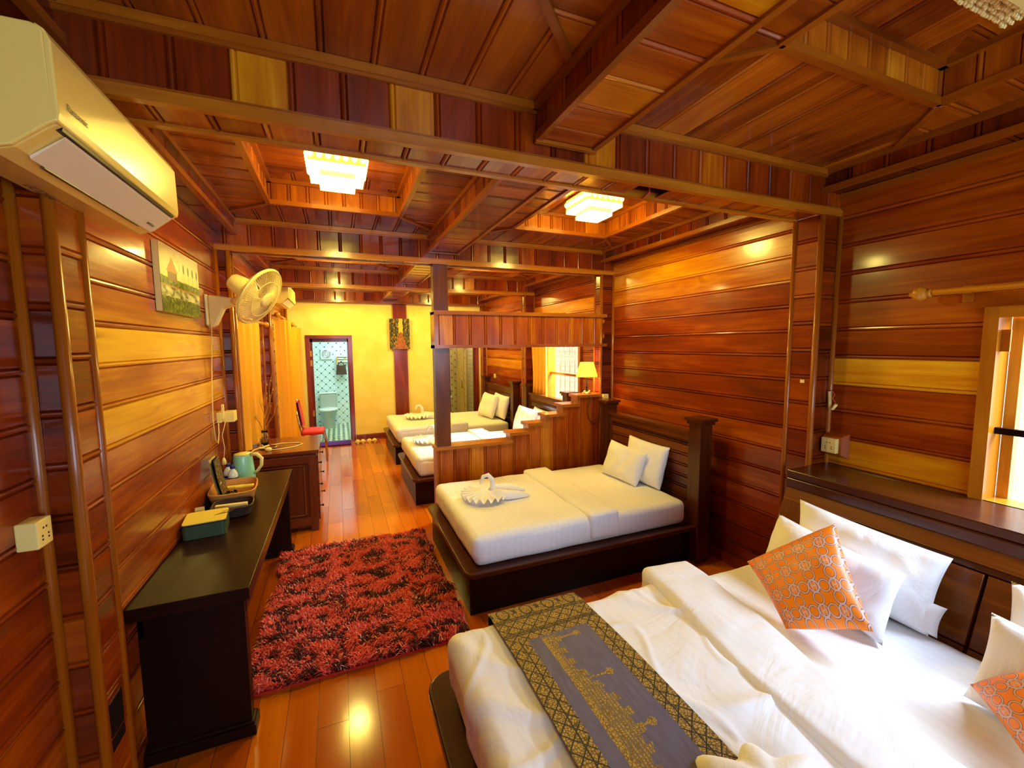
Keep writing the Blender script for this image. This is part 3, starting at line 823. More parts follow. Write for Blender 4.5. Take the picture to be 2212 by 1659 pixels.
def single_bed(y0, y1, label, swan=None, zp=.305, zm=.50, mat_x0=.765):
    """platform bed whose headboard stands at the right wall"""
    t = thing('single_bed', label, 'bed', (1.6, (y0+y1)/2, 0), 'single beds with dark headboards')
    b = MB(); b.box((.725, y0+.06, 0), (2.56, y1-.06, zp-.035), .3, 0)
    b.build('bed_base', 'black', t, bevel=.004)
    b = MB()
    r = .07; poly = []
    for cx, cy, a0 in ((2.60, y1-.001, 0), (.69+r, y1-r, 90), (.69+r, y0+r, 180), (2.60, y0+.001, 270)):
        if cx > 2: poly.append((cx, cy)); continue
        for k in range(7):
            a = math.radians(a0+k*15); poly.append((cx+r*math.cos(a), cy+r*math.sin(a)))
    b.prism(poly, 2, zp-.035, zp, .35)
    b.build('platform', 'dark', t, bevel=.01)
    ys, ye = y0+.06, y1-.06
    b = MB()
    rbox(b, (mat_x0, ys, zp), (2.53, ye, zm), .05, (60, 34, 8), wrink(.006, 3, y0))
    b.build('mattress', 'sheet', t)
    # headboard: frame, louvre slats, two posts
    hx = 2.60
    b = MB()
    b.box((hx, ys+.03, .965), (hx+.05, ye-.03, 1.03), .55); b.box((hx, ys+.03, zp), (hx+.05, ys+.075, .965), .5, 2); b.box((hx, ye-.075, zp), (hx+.05, ye-.03, .965), .5, 2)
    b.box((hx-.015, ys+.01, 1.02), (hx+.07, ye-.01, 1.045), .5)
    b.build('headboard_frame', 'dark', t)
    b = MB(); planks(b, (hx+.008, 0, 0), Y, Z, (-1, 0, 0), zp, .965, ys+.075, ye-.075, .09, .02, int(y0*10), .5, .4, groove=.016, bead=True)
    b.build('slat_panel', 'dark', t)
    for yy in (y0-.02, y1-.10):
        b = MB(); b.box((hx-.035, yy, 0), (hx+.085, yy+.12, 1.12), .4, 2); p = b.build('post', 'dark', t, bevel=.004)
        b = MB(); b.box((hx-.06, yy-.028, 1.14), (hx+.11, yy+.148, 1.165), .4); b.box((hx-.045, yy-.015, 1.115), (hx+.095, yy+.135, 1.14), .3)
        b.build('post_cap', 'dark', p)
    return t
def coverlet(y0, y1, label, zm, x0, x1, fold, seed):
    b = MB()
    rbox(b, (x0-.012, y0-.012, zm-.17), (x1, y1+.012, zm+.014), .055, (60, 40, 10), wrink(.012, 3.2, seed), bottom=False)
    o = b.build('bed_sheet', 'sheet')
    tag(o, label, 'sheet', 'white top sheets on the single beds')
    b = MB()
    rbox(b, (fold[0], y0-.03, zm-.165), (fold[1], y1+.03, zm+.036), .03, (14, 44, 10), wrink(.012, 5, seed+3), bottom=False)
    f = b.build('turned_edge', 'sheet', o)
    return o

single_bed(2.455, 3.765, 'dark single bed nearest the viewer, in front of the stepped partition')
coverlet(2.53, 3.69, 'white sheet turned back on the single bed in front of the partition', .50, .765, 1.72, (1.62, 1.88), 2)
single_bed(4.52, 5.82, 'dark single bed just behind the stepped partition')
coverlet(4.60, 5.74, 'white sheet turned back on the bed right behind the partition', .52, .75, 1.75, (1.66, 1.9), 5)
single_bed(6.25, 7.75, 'dark bed farthest back, beside the yellow wall')
coverlet(6.33, 7.67, 'white sheet turned back on the farthest bed by the yellow wall', .52, .75, 1.66, (1.58, 1.84), 8)

pillow('pillow', [(2.33, 3.41, .50), (2.36, 2.93, .50), (2.45, 2.89, .80), (2.43, 3.40, .825)], .13, 'white pillow in front of the pair leaning on the nearest single bed\'s headboard', seed=1)
pillow('pillow', [(2.45, 3.22, .50), (2.49, 2.78, .50), (2.56, 2.75, .872), (2.55, 3.28, .885)], .12, 'white pillow at the back of the pair on the nearest single bed', seed=2)
pillow('pillow', [(2.30, 5.62, .52), (2.36, 5.12, .52), (2.47, 5.12, .86), (2.42, 5.64, .88)], .13, 'white sunlit pillow in front, on the bed behind the partition', seed=3)
pillow('pillow', [(2.47, 5.40, .52), (2.50, 4.95, .52), (2.56, 4.9, .86), (2.55, 5.4, .88)], .12, 'white pillow behind the sunlit one on the bed behind the partition', seed=4)
pillow('pillow', [(2.26, 7.15, .52), (2.34, 6.60, .52), (2.46, 6.62, .90), (2.40, 7.15, .92)], .15, 'white pillow in front, on the farthest bed by the yellow wall', seed=5)
pillow('pillow', [(2.45, 7.0, .52), (2.49, 6.42, .52), (2.57, 6.4, .90), (2.55, 7.0, .92)], .14, 'white pillow at the back, on the farthest bed by the yellow wall', seed=6)

# ------------------------------------------------------------------ big bed
t = thing('double_bed', 'large dark double bed with sloping panelled headboard in the right foreground', 'bed', (1.3, .7, 0))
b = MB(); b.box((.36, -.28, 0), (2.3, 1.68, .27), .3, 0); b.build('bed_base', 'black', t)
poly = []; r = .10
for k in range(9):
    a = math.radians(90+k*90/8); poly.append((.29+r+r*math.cos(a), 1.745-r+r*math.sin(a)))
for k in range(9):
    a = math.radians(180+k*90/8); poly.append((.29+r+r*math.cos(a), -.34+r+r*math.sin(a)))
poly += [(2.35, -.34), (2.35, 1.745)]
b = MB(); b.prism(poly, 2, .27, .315, .3); b.build('platform', 'dark', t, bevel=.01)
b = MB(); rbox(b, (.40, -.26, .315), (2.24, 1.60, .545), .06, (80, 80, 8), wrink(.01, 3, 1)); b.build('mattress', 'sheet', t)
# sloping headboard
hy0, hy1 = -.33, 1.66
b = MB()
P0, P1 = Vector((2.20, 0, .30)), Vector((2.46, 0, .945))      # slope line in x/z
sl = (P1-P0).normalized(); nn = Vector((-sl.z, 0, sl.x))
def hb(s_, y, d=0): return P0+sl*s_+nn*d+Vector((0, y, 0))
L_ = (P1-P0).length
def slab(b, s0, s1, ya, yb, d0, d1, tone, g=1):
    A = [hb(s0, ya, d0), hb(s1, ya, d0), hb(s1, yb, d0), hb(s0, yb, d0)]; B = [hb(s0, ya, d1), hb(s1, ya, d1), hb(s1, yb, d1), hb(s0, yb, d1)]
    o_ = rnd.random()*9
    def u(s_, y): return (y+o_, s_) if g == 1 else (s_+o_, y)
    uv = [u(s0, ya), u(s1, ya), u(s1, yb), u(s0, yb)]
    b.face(B, uv, tone); b.face(A[::-1], uv[::-1], tone)
    for i in range(4):
        j = (i+1) % 4; b.face([A[i], A[j], B[j], B[i]], None, tone)
slab(b, L_-.12, L_, hy0, hy1, -.04, .0, .75)
slab(b, 0, L_-.12, hy1-.13, hy1, -.04, .0, .62, 0)
slab(b, 0, L_-.12, hy0, hy0+.13, -.04, .0, .62, 0)
slab(b, 0, .20, hy0+.13, hy1-.13, -.04, -.002, .3)
slab(b, L_-.15, L_-.12, hy0+.13, hy1-.13, -.04, -.012, .35)
b.build('headboard_frame', 'dark', t, bevel=.004)
y = hy0+.13; k = 0
while y < hy1-.13-.01:
    y2 = min(y+.20, hy1-.13)
    for s0, s1 in ((.20, .235), (.24, L_-.155)):
        b = MB(); slab(b, s0, s1, y+.006, y2-.006, -.04, -.014, .72+.2*hsh(k, s0)); b.build('headboard_panel', 'dark', t, bevel=.003)
    y = y2; k += 1
b = MB(); b.box((2.44, hy0-.01, .955), (XR-.003, hy1+.005, 1.0), .35)
b.prism([(2.43, .90), (2.46, .90), (2.47, .955), (2.43, .955)], 1, hy0, hy1, .4)
b.build('headboard_shelf', 'dark', t, bevel=.006)
b = MB(); b.prism([(2.235, 0), (2.60, 0), (2.60, .95), (2.47, .95), (2.21, .31)], 1, hy1-.03, hy1-.004, .3); b.build('side_panel', 'dark', t)
# bedding of the big bed
b = MB()
def dw(v, n):
    q = v*2.2; d = noise.noise(q+Vector((3, 1, 0)))*.018+noise.noise(q*2.1)*.010
    cr = abs(noise.noise(Vector((v.x*1.6+v.y*2.2, v.y*1.3-v.x, 4.2))))
    d += .013*max(0, 1-cr*9)
    cr = abs(noise.noise(Vector((v.x*3-v.y*2.6, v.y*2+v.x*1.4, 8.2))))
    d += .007*max(0, 1-cr*11)
    q2 = Vector((v.x, v.y, 0)); 
    dd = abs((q2-Vector((.72, .72, 0))).length-.33)
    d -= .004*max(0, 1-dd*60)
    return v+n*d
rbox(b, (.365, -.30, .345), (1.46, 1.625, .575), .055, (110, 150, 12), dw, bottom=False)
dv = b.build('duvet', 'duvet'); tag(dv, 'white duvet under the gold patterned runner on the big bed', 'duvet')
b = MB()
def fd(v, n):
    v = v.copy(); v.x += (v.y-1.0)*.12+.02*math.sin(v.y*5)
    q = v*3.1; return v+n*(noise.noise(q)*.016+noise.noise(q*3)*.006)
rbox(b, (1.30, -.32, .42), (1.60, 1.685, .602), .03, (26, 120, 12), fd, bottom=False)
b.build('turned_edge', 'duvet', dv)
# runner
m = M['runner'] = mat('gold_and_grey_brocade', rough=.6)
def build_runner_material(m):
    uv = nd(m, 'ShaderNodeUVMap').outputs[0]
    s_ = nd(m, 'ShaderNodeSeparateXYZ'); lk(m, uv, s_.inputs[0]); u, v = s_.outputs[0], s_.outputs[1]   # u across 0..1 (left to right), v metres from the far end
    A = lambda op, a, b=None, **k: math_n(m, op, a, b, **k)
    gold = lin((176, 140, 58)); dark = lin((26, 20, 16)); grey = lin((72, 66, 84))
    eu = A('MINIMUM', u, A('SUBTRACT', None, u, va=1.0))          # distance to the side edge
    def mixc(f, a, b_):
        n = nd(m, 'ShaderNodeMix', data_type='RGBA'); lk(m, f, n.inputs[0])
        for s2, c in ((6, a), (7, b_)):
            if isinstance(c, tuple): n.inputs[s2].default_value = c
            else: lk(m, c, n.inputs[s2])
        return n.outputs[2]
    # filigree
    vm = nd(m, 'ShaderNodeCombineXYZ'); lk(m, A('MULTIPLY', u, vb=.42), vm.inputs[0]); lk(m, v, vm.inputs[1])
    vo = nd(m, 'ShaderNodeTexVoronoi'); vo.inputs['Scale'].default_value = 120; lk(m, vm.outputs[0], vo.inputs['Vector'])
    vo2 = nd(m, 'ShaderNodeTexVoronoi', feature='DISTANCE_TO_EDGE'); vo2.inputs['Scale'].default_value = 105; lk(m, vm.outputs[0], vo2.inputs['Vector'])
    fil = A('GREATER_THAN', vo2.outputs['Distance'], vb=.10)
    # diagonal lattice
    px = A('MULTIPLY', u, vb=.42)
    d1 = A('ABSOLUTE', A('SUBTRACT', A('FRACT', A('MULTIPLY', A('ADD', px, v), vb=18)), vb=.5))
    d2 = A('ABSOLUTE', A('SUBTRACT', A('FRACT', A('ADD', A('MULTIPLY', A('SUBTRACT', px, v), vb=18), vb=20)), vb=.5))
    lat = A('LESS_THAN', A('MINIMUM', d1, d2), vb=.055)
    border = mixc(lat, mixc(fil, lin((84, 62, 26)), gold), dark)
    # arches at the far end
    ax = A('SUBTRACT', A('FRACT', A('MULTIPLY', u, vb=4.)), vb=.5)
    ar = A('SQRT', A('ADD', A('POWER', A('MULTIPLY', ax, vb=.112), vb=2), A('POWER', A('MULTIPLY', A('SUBTRACT', v, vb=.105), vb=.72), vb=2)))
    inar = A('LESS_THAN', A('ADD', ar, A('MULTIPLY', vo.outputs['Distance'], vb=.006)), vb=.05)
    ax2 = A('SUBTRACT', A('FRACT', A('ADD', A('MULTIPLY', u, vb=4.), vb=.5)), vb=.5)
    ar2 = A('SQRT', A('ADD', A('POWER', A('MULTIPLY', ax2, vb=.14), vb=2), A('POWER', A('MULTIPLY', A('SUBTRACT', v, vb=.062), vb=.7), vb=2)))
    inar = A('MAXIMUM', inar, A('LESS_THAN', ar2, vb=.017))
    inar = A('MAXIMUM', inar, A('GREATER_THAN', v, vb=.118))
    ring = A('LESS_THAN', A('ABSOLUTE', A('SUBTRACT', ar, vb=.026)), vb=.0035)
    endc = mixc(A('MULTIPLY', inar, A('SUBTRACT', None, ring, va=1.)), dark, mixc(fil, lin((84, 62, 26)), gold))
    # grey ground with gold temple-like strokes on the left part
    gn = noise_n(m, mapping(m, vm.outputs[0], (60, 12, 1)), 1, 4, .5)
    groundc = mixc(gn, lin((66, 60, 84)), lin((108, 100, 126)))
    l1 = A('FRACT', A('MULTIPLY', u, vb=38)); l2 = A('FRACT', A('MULTIPLY', v, vb=16))
    base = A('LESS_THAN', A('ABSOLUTE', A('SUBTRACT', u, vb=.335)), vb=.022)
    prof = A('ADD', A('MULTIPLY', A('SINE', A('MULTIPLY', v, vb=11)), vb=.07), vb=.52)
    prof = A('ADD', prof, A('MULTIPLY', A('GREATER_THAN', l2, vb=.5), vb=-.05))
    body = A('MULTIPLY', A('GREATER_THAN', u, vb=.33), A('LESS_THAN', u, prof))
    strokes = A('MAXIMUM', A('GREATER_THAN', l1, vb=.55), A('LESS_THAN', vo2.outputs['Distance'], vb=.14))
    temple = A('MAXIMUM', base, A('MULTIPLY', body, strokes))
    cx = A('SUBTRACT', A('FRACT', A('MULTIPLY', v, vb=4.6)), vb=.5)
    crown = A('LESS_THAN', A('ADD', A('POWER', A('MULTIPLY', cx, vb=.217), vb=2), A('POWER', A('MULTIPLY', A('SUBTRACT', u, vb=.655), vb=.42), vb=2)), vb=.00024)
    trunk = A('MULTIPLY', A('LESS_THAN', A('ABSOLUTE', cx), vb=.02), A('MULTIPLY', A('GREATER_THAN', u, vb=.36), A('LESS_THAN', u, vb=.66)))
    temple = A('MAXIMUM', temple, A('MAXIMUM', crown, trunk))
    temple = A('MULTIPLY', temple, A('GREATER_THAN', v, vb=.30))
    centre = mixc(temple, groundc, mixc(fil, lin((110, 84, 30)), gold))
    sc_ = A('MULTIPLY', A('ABSOLUTE', A('SINE', A('MULTIPLY', v, vb=130))), vb=.012)
    isb = A('LESS_THAN', eu, A('ADD', sc_, vb=.18))
    side = mixc(isb, centre, border)
    st = A('LESS_THAN', A('ABSOLUTE', A('SUBTRACT', eu, vb=.115)), vb=.006)
    side = mixc(st, side, dark)
    pass
    su = A('LESS_THAN', v, A('ADD', A('MULTIPLY', A('ABSOLUTE', A('SINE', A('MULTIPLY', u, vb=50))), vb=.008), vb=.285))
    c = mixc(su, side, border)
    e1 = A('LESS_THAN', v, vb=.145)
    c = mixc(e1, c, endc)
    for vv in (.145, .153, .161, .236, .244, .252):
        c = mixc(A('LESS_THAN', A('ABSOLUTE', A('SUBTRACT', v, vb=vv)), vb=.0025), c, dark)
    lk(m, c, bsdf(m).inputs['Base Color'])
    bp = nd(m, 'ShaderNodeBump'); bp.inputs['Strength'].default_value = .4; bp.inputs['Distance'].default_value = .002
    lk(m, vo2.outputs['Distance'], bp.inputs['Height']); lk(m, bp.outputs[0], bsdf(m).inputs['Normal'])
build_runner_material(m)
b = MB(); b.sm = True
nu, nv = 16, 90
def run_pt(i, j, dz=0):
    u = i/nu; s_ = j/nv*1.95
    x0_ = .545+u*.425; yy = 1.655-s_*.99
    # drop over the far edge of the bed
    if s_ < .05: p = Vector((x0_+.01, 1.650, .575-(.05-s_)))
    else: p = Vector((x0_, 1.655-(s_-.05), .592))
    if s_ >= .05 and s_ < .10: p.z = .592-.012*((.10-s_)/.05)
    p.x += .02*math.sin(s_*2.2)-.03*s_*.3
    p.z += .004*noise.noise(p*6)+.010
    return p+Vector((0, 0, dz))
for dz, fl in ((.004, False), (0, True)):
    for j in range(nv):
        for i in range(nu):
            q = [run_pt(i, j, dz), run_pt(i+1, j, dz), run_pt(i+1, j+1, dz), run_pt(i, j+1, dz)]
            uv = [(i/nu, j/nv*1.95), ((i+1)/nu, j/nv*1.95), ((i+1)/nu, (j+1)/nv*1.95), (i/nu, (j+1)/nv*1.95)]
            b.face(q if fl else q[::-1], uv if fl else uv[::-1])
o = b.build('bed_runner', 'runner'); tag(o, 'grey and gold brocade bed runner across the foot of the big bed', 'bed runner')

pillow('pillow', [(2.12, 1.40, .56), (2.16, .86, .56), (2.33, .87, .85), (2.32, 1.50, .89)], .17, 'white pillow with red piping at the back of the left pair on the big bed', seed=11, n=30)
pillow('pillow', [(2.06, 1.50, .56), (1.93, .90, .56), (2.13, .93, .79), (2.20, 1.53, .815)], .17, 'white pillow directly behind the left orange cushion', seed=12, n=30)
pillow('pillow', [(2.16, 1.16, .56), (2.18, .84, .56), (2.24, .84, .67), (2.22, 1.16, .68)], .10, 'low white pillow mostly hidden behind the left pillows of the big bed', seed=13)
pillow('pillow', [(2.12, .66, .56), (2.14, .12, .56), (2.30, .12, .84), (2.28, .69, .86)], .16, 'white pillow at the back of the right group on the big bed', seed=14)
pillow('pillow', [(1.90, .655, .56), (1.84, .1, .56), (1.98, .1, .82), (2.01, .645, .835)], .16, 'white pillow leaning behind the cropped right orange cushion', seed=15)
# orange cushions with linked rings
m = M['rings'] = mat('orange_ring_print', rough=.45)
def ring_material(m):
    A = lambda op, a, b=None, **k: math_n(m, op, a, b, **k)
    uv = nd(m, 'ShaderNodeUVMap').outputs[0]
    s_ = nd(m, 'ShaderNodeSeparateXYZ'); lk(m, uv, s_.inputs[0])
    nrep = 4.4
    def grid_(ox, oy):
        fu = A('SUBTRACT', A('FRACT', A('ADD', A('MULTIPLY', s_.outputs[0], vb=nrep), vb=ox)), vb=.5)
        fv = A('SUBTRACT', A('FRACT', A('ADD', A('MULTIPLY', s_.outputs[1], vb=nrep), vb=oy)), vb=.5)
        return fu, fv
    def ringmask(fu, fv, r, w_):
        d = A('SQRT', A('ADD', A('POWER', fu, vb=2), A('POWER', fv, vb=2)))
        return A('LESS_THAN', A('ABSOLUTE', A('SUBTRACT', d, vb=r)), vb=w_), d
    fu, fv = grid_(0, 0); r1, d1 = ringmask(fu, fv, .235, .04); o1, _ = ringmask(fu, fv, .235, .06)
    fu2, fv2 = grid_(.5, 0); r2, d2 = ringmask(fu2, fv2, .24, .03); o2, _ = ringmask(fu2, fv2, .24, .048)
    fu3, fv3 = grid_(0, .5); r3, d3 = ringmask(fu3, fv3, .24, .03); o3, _ = ringmask(fu3, fv3, .24, .048)
    ins = A('LESS_THAN', d1, vb=.2)
    ba = A('LESS_THAN', A('ABSOLUTE', fv), vb=.03)
    bb = A('LESS_THAN', A('ABSOLUTE', A('SUBTRACT', A('ABSOLUTE', fu), vb=.085)), vb=.024)
    hb_ = A('MULTIPLY', ins, A('MAXIMUM', A('MULTIPLY', ba, A('LESS_THAN', A('ABSOLUTE', fu), vb=.085)), bb))
    light = A('MAXIMUM', A('MAXIMUM', r1, r2), A('MAXIMUM', r3, hb_)); outl = A('MAXIMUM', A('MAXIMUM', o1, o2), o3)
    def mixc(f, a, b_):
        n = nd(m, 'ShaderNodeMix', data_type='RGBA'); lk(m, f, n.inputs[0])
        for k, c in ((6, a), (7, b_)):
            if isinstance(c, tuple): n.inputs[k].default_value = c
            else: lk(m, c, n.inputs[k])
        return n.outputs[2]
    c = mixc(outl, lin((248, 132, 4)), lin((70, 44, 48))); c = mixc(light, c, lin((214, 172, 158)))
    lk(m, c, bsdf(m).inputs['Base Color'])
ring_material(m)
pillow('cushion', [(1.66, 1.10, .575), (1.80, .87, .675), (2.06, 1.17, .93), (1.80, 1.40, .69)], .12, 'orange cushion printed with linked rings, fully in view on the big bed', 'rings', 'orange cushions on the big bed', 21, .05, 'cushion', 30)
pillow('cushion', [(1.68, .41, .575), (1.70, .13, .70), (1.92, .40, .885), (1.87, .632, .63)], .12, 'orange ring-printed cushion cut off by the right edge of the photo', 'rings', 'orange cushions on the big bed', 22, .05, 'cushion', 30)

# ------------------------------------------------------------------ towel swans
def towel_swan(c, s, label, ang=0, group='folded towel swans on the single beds'):
    t = thing('towel_swan', label, 'towel', c, group)
    cx, cy, cz = c; ca, sa = math.cos(ang), math.sin(ang)
    def T(x, y, z): return Vector((cx+(x*ca-y*sa)*s, cy+(x*sa+y*ca)*s, cz+z*s))
    b = MB(); b.sm = True
    n = 96
    def fan(u, v):
        a = math.radians(120+u*200); pl = math.cos(u*math.pi*2*11)
        r = .02+v*.17*(1+.05*pl)
        return T(r*math.cos(a)-.02, r*math.sin(a), .02+.045*(1-v)+(.022*v*pl+.012)*v+.01)
    b.grid(fan, n, 6); b.build('fan_fold', 'towel', t)
    b = MB()
    b.tube([T(.03, 0, .03), T(.05, 0, .09), T(.045, 0, .15), T(.01, 0, .19), T(-.03, 0, .18), T(-.05, 0, .14), T(-.055, 0, .12)], [.03*s, .024*s, .02*s, .018*s, .016*s, .011*s, .004*s], 12)
    b.build('neck', 'towel', t)
    for sg in (-1, 1):
        b = MB()
        b.tube([T(.02, sg*.01, .03), T(.07, sg*.06, .045), T(.16, sg*.085, .04), T(.25, sg*.075, .03), T(.34, sg*.07, .012)], [.028*s, .042*s, .038*s, .03*s, .008*s], 12)
        b.build('wing', 'towel', t)
    return t
towel_swan((1.07, 3.17, .515), 1.0, 'white towel folded as a swan on the nearest single bed', -.12)
towel_swan((1.05, 5.25, .535), 1.1, 'white towel swan beside the dark post on the bed behind the partition', -.1)
towel_swan((1.22, 7.1, .535), 1.15, 'white towel swan on the farthest bed by the yellow wall', -.1)
# crumpled towel at the bottom edge of the photo
t = thing('towel_swan', 'white fluffy folded towel on the big bed at the bottom edge of the photo', 'towel', (1.0, .68, .60))
b = MB(); b.sm = True
def tw(u, v):
    a = u*2*math.pi; rr = [0, .07, .13, .165, .16][min(4, int(v*4+.5))]; zz = [.075, .07, .045, .02, 0][min(4, int(v*4+.5))]
    rr *= 1+.16*math.sin(a*7)+.1*math.sin(a*3+1)
    return (.955+rr*1.0*math.cos(a), .635+rr*.9*math.sin(a), .60+zz*.8)
b.grid(tw, 72, 4); b.build('body', 'towel', t)
b = MB(); b.tube([(.86, .64, .63), (.79, .66, .645), (.73, .69, .64), (.69, .70, .62)], [.04, .035, .028, .012], 12); b.build('neck', 'towel', t)

# ================================================================== RUG
m = M['rug'] = mat('shaggy_rug_pile', rough=.6, spec=.3)
at = nd(m, 'ShaderNodeAttribute', attribute_name='wd'); sp2 = nd(m, 'ShaderNodeSeparateColor'); lk(m, at.outputs['Color'], sp2.inputs[0])
r_ = ramp(m, [(0, (44, 10, 10)), (.28, (92, 26, 18)), (.45, (196, 46, 30)), (.75, (238, 92, 74)), (1, (250, 176, 150))]); lk(m, sp2.outputs[0], r_.inputs[0]); lk(m, r_.outputs[0], bsdf(m).inputs['Base Color'])
def build_rug():
    rx = random.Random(3)
    x0, x1, y0, y1 = -.49, .685, 2.30, 3.87
    t = thing('shag_rug', 'shaggy red, pink and black rug on the floor between desk and bed', 'rug', ((x0+x1)/2, (y0+y1)/2, 0))
    b = MB(); b.box((x0+.02, y0+.02, .001), (x1-.02, y1-.02, .014), .3); b.build('backing', 'red', t)
    verts = []; faces = []; tone = []
    N_ = 52000
    for i in range(N_):
        x = rx.uniform(x0+.01, x1-.01); y = rx.uniform(y0+.01, y1-.01)
        n1 = noise.noise(Vector((x*7, y*11, 0))); n2 = noise.noise(Vector((x*17, y*30, 5)))
        ang = noise.noise(Vector((x*3, y*3, 9)))*5+rx.uniform(-.9, .9)+2.8
        L = rx.uniform(.035, .065); hgt = rx.uniform(.016, .034)
        dx, dy = math.cos(ang), math.sin(ang); wx, wy = -dy*.0028, dx*.0028
        z0 = .012+.018*rx.random()+.012*(n1+.5)
        px, py = x+dx*L*.5, y+dy*L*.5; qx, qy = x+dx*L, y+dy*L
        k = len(verts)
        verts += [(x-wx, y-wy, z0), (x+wx, y+wy, z0), (px+wx, py+wy, z0+hgt), (px-wx, py-wy, z0+hgt), (qx, qy, z0+hgt*.55)]
        faces += [(k, k+1, k+2, k+3), (k+3, k+2, k+4)]
        v = n1*1.1+n2*.9
        if v < -.24: tn = rx.uniform(.0, .3)
        elif v < .0: tn = rx.choice([rx.uniform(0, .3), rx.uniform(.4, .7)])
        else: tn = rx.uniform(.5, .85)
        if rx.random() < (.10 if v < 0 else .03): tn = rx.uniform(.85, 1)
        tone += [tn]*7
    me = bpy.data.meshes.new('pile'); o = bpy.data.objects.new('pile', me); C.objects.link(o); o.parent = t
    off = t.location
    va = np.array(verts)-np.array(off); me.from_pydata(va.tolist(), [], faces)
    ca = me.color_attributes.new('wd', 'FLOAT_COLOR', 'CORNER')
    arr = np.ones((len(tone), 4), dtype=np.float32); arr[:, 0] = tone; ca.data.foreach_set('color', arr.ravel())
    me.materials.append(m)
    o['kind'] = 'stuff'
build_rug()

# ================================================================== DESK AND DRESSER
t = thing('writing_desk', 'long near-black wooden desk against the left wall beside the rug', 'desk', (-.6, 3.0, 0))
b = MB(); b.box((XL+.004, 2.06, .655), (-.40, 4.0, .71), .42, 1); b.box((-.415, 2.07, .60), (-.42, 3.99, .655), .3, 1); b.build('tabletop', 'black', t, bevel=.005)
for ya, yb in ((2.10, 2.16), (3.9, 3.96)):
    b = MB(); b.box((XL+.03, ya, .0), (-.43, yb, .655), .3, 2); sp3 = b.build('side_panel', 'black', t)
    b = MB(); b.box((XL+.018, ya-.02, 0), (-.412, yb+.02, .05), .4); b.box((XL+.02, ya-.01, .05), (-.42, yb+.01, .065), .5); b.build('plinth', 'black', sp3, bevel=.005)
b = MB(); b.box((XL+.03, 2.1, .56), (XL+.05, 3.96, .655), .3); b.build('back_rail', 'black', t)

t = thing('dresser', 'brown wooden dresser with panelled end and drawers, beyond the desk', 'dresser', (-.5, 4.7, 0))
DY = (4.34, 5.06)
b = MB(); b.box((XL+.004, DY[0]-.015, .75), (-.205, DY[1]+.015, .78), .6, 1); b.build('top', 'dresser', t, bevel=.004)
b = MB(); b.box((XL+.01, DY[0], .04), (-.23, DY[1], .75), .4, 2); b.build('carcass', 'dresser', t)
b = MB()
for (xa, xb, za, zb) in ((XL+.02, XL+.08, .06, .73), (-.30, -.235, .0, .73), (XL+.08, -.30, .66, .73), (XL+.08, -.30, .06, .14)):
    b.box((xa, DY[0]-.012, za), (xb, DY[0]+.002, zb), .5)
for (xa, xb, za, zb) in ((XL+.1, -.33, .635, .648), (XL+.1, -.33, .155, .168), (XL+.1, XL+.113, .155, .648), (-.343, -.33, .155, .648)):
    b.box((xa, DY[0]-.010, za), (xb, DY[0]+.002, zb), .75)
b.build('end_panel', 'dresser', t, bevel=.002)
for i in range(3):
    z = .09+i*.215
    b = MB(); b.box((-.232, DY[0]+.03, z), (-.215, DY[1]-.03, z+.195), .5); d_ = b.build('drawer', 'dresser', t, bevel=.003)
    for yk in (DY[0]+.14, DY[1]-.14):
        b = MB(); b.lathe((-.215, yk, z+.1), [(.006, 0), (.005, .012), (.013, .018), (.012, .026), (0, .028)], 12, (1, 0, 0)); b.build('knob', 'blk', d_)

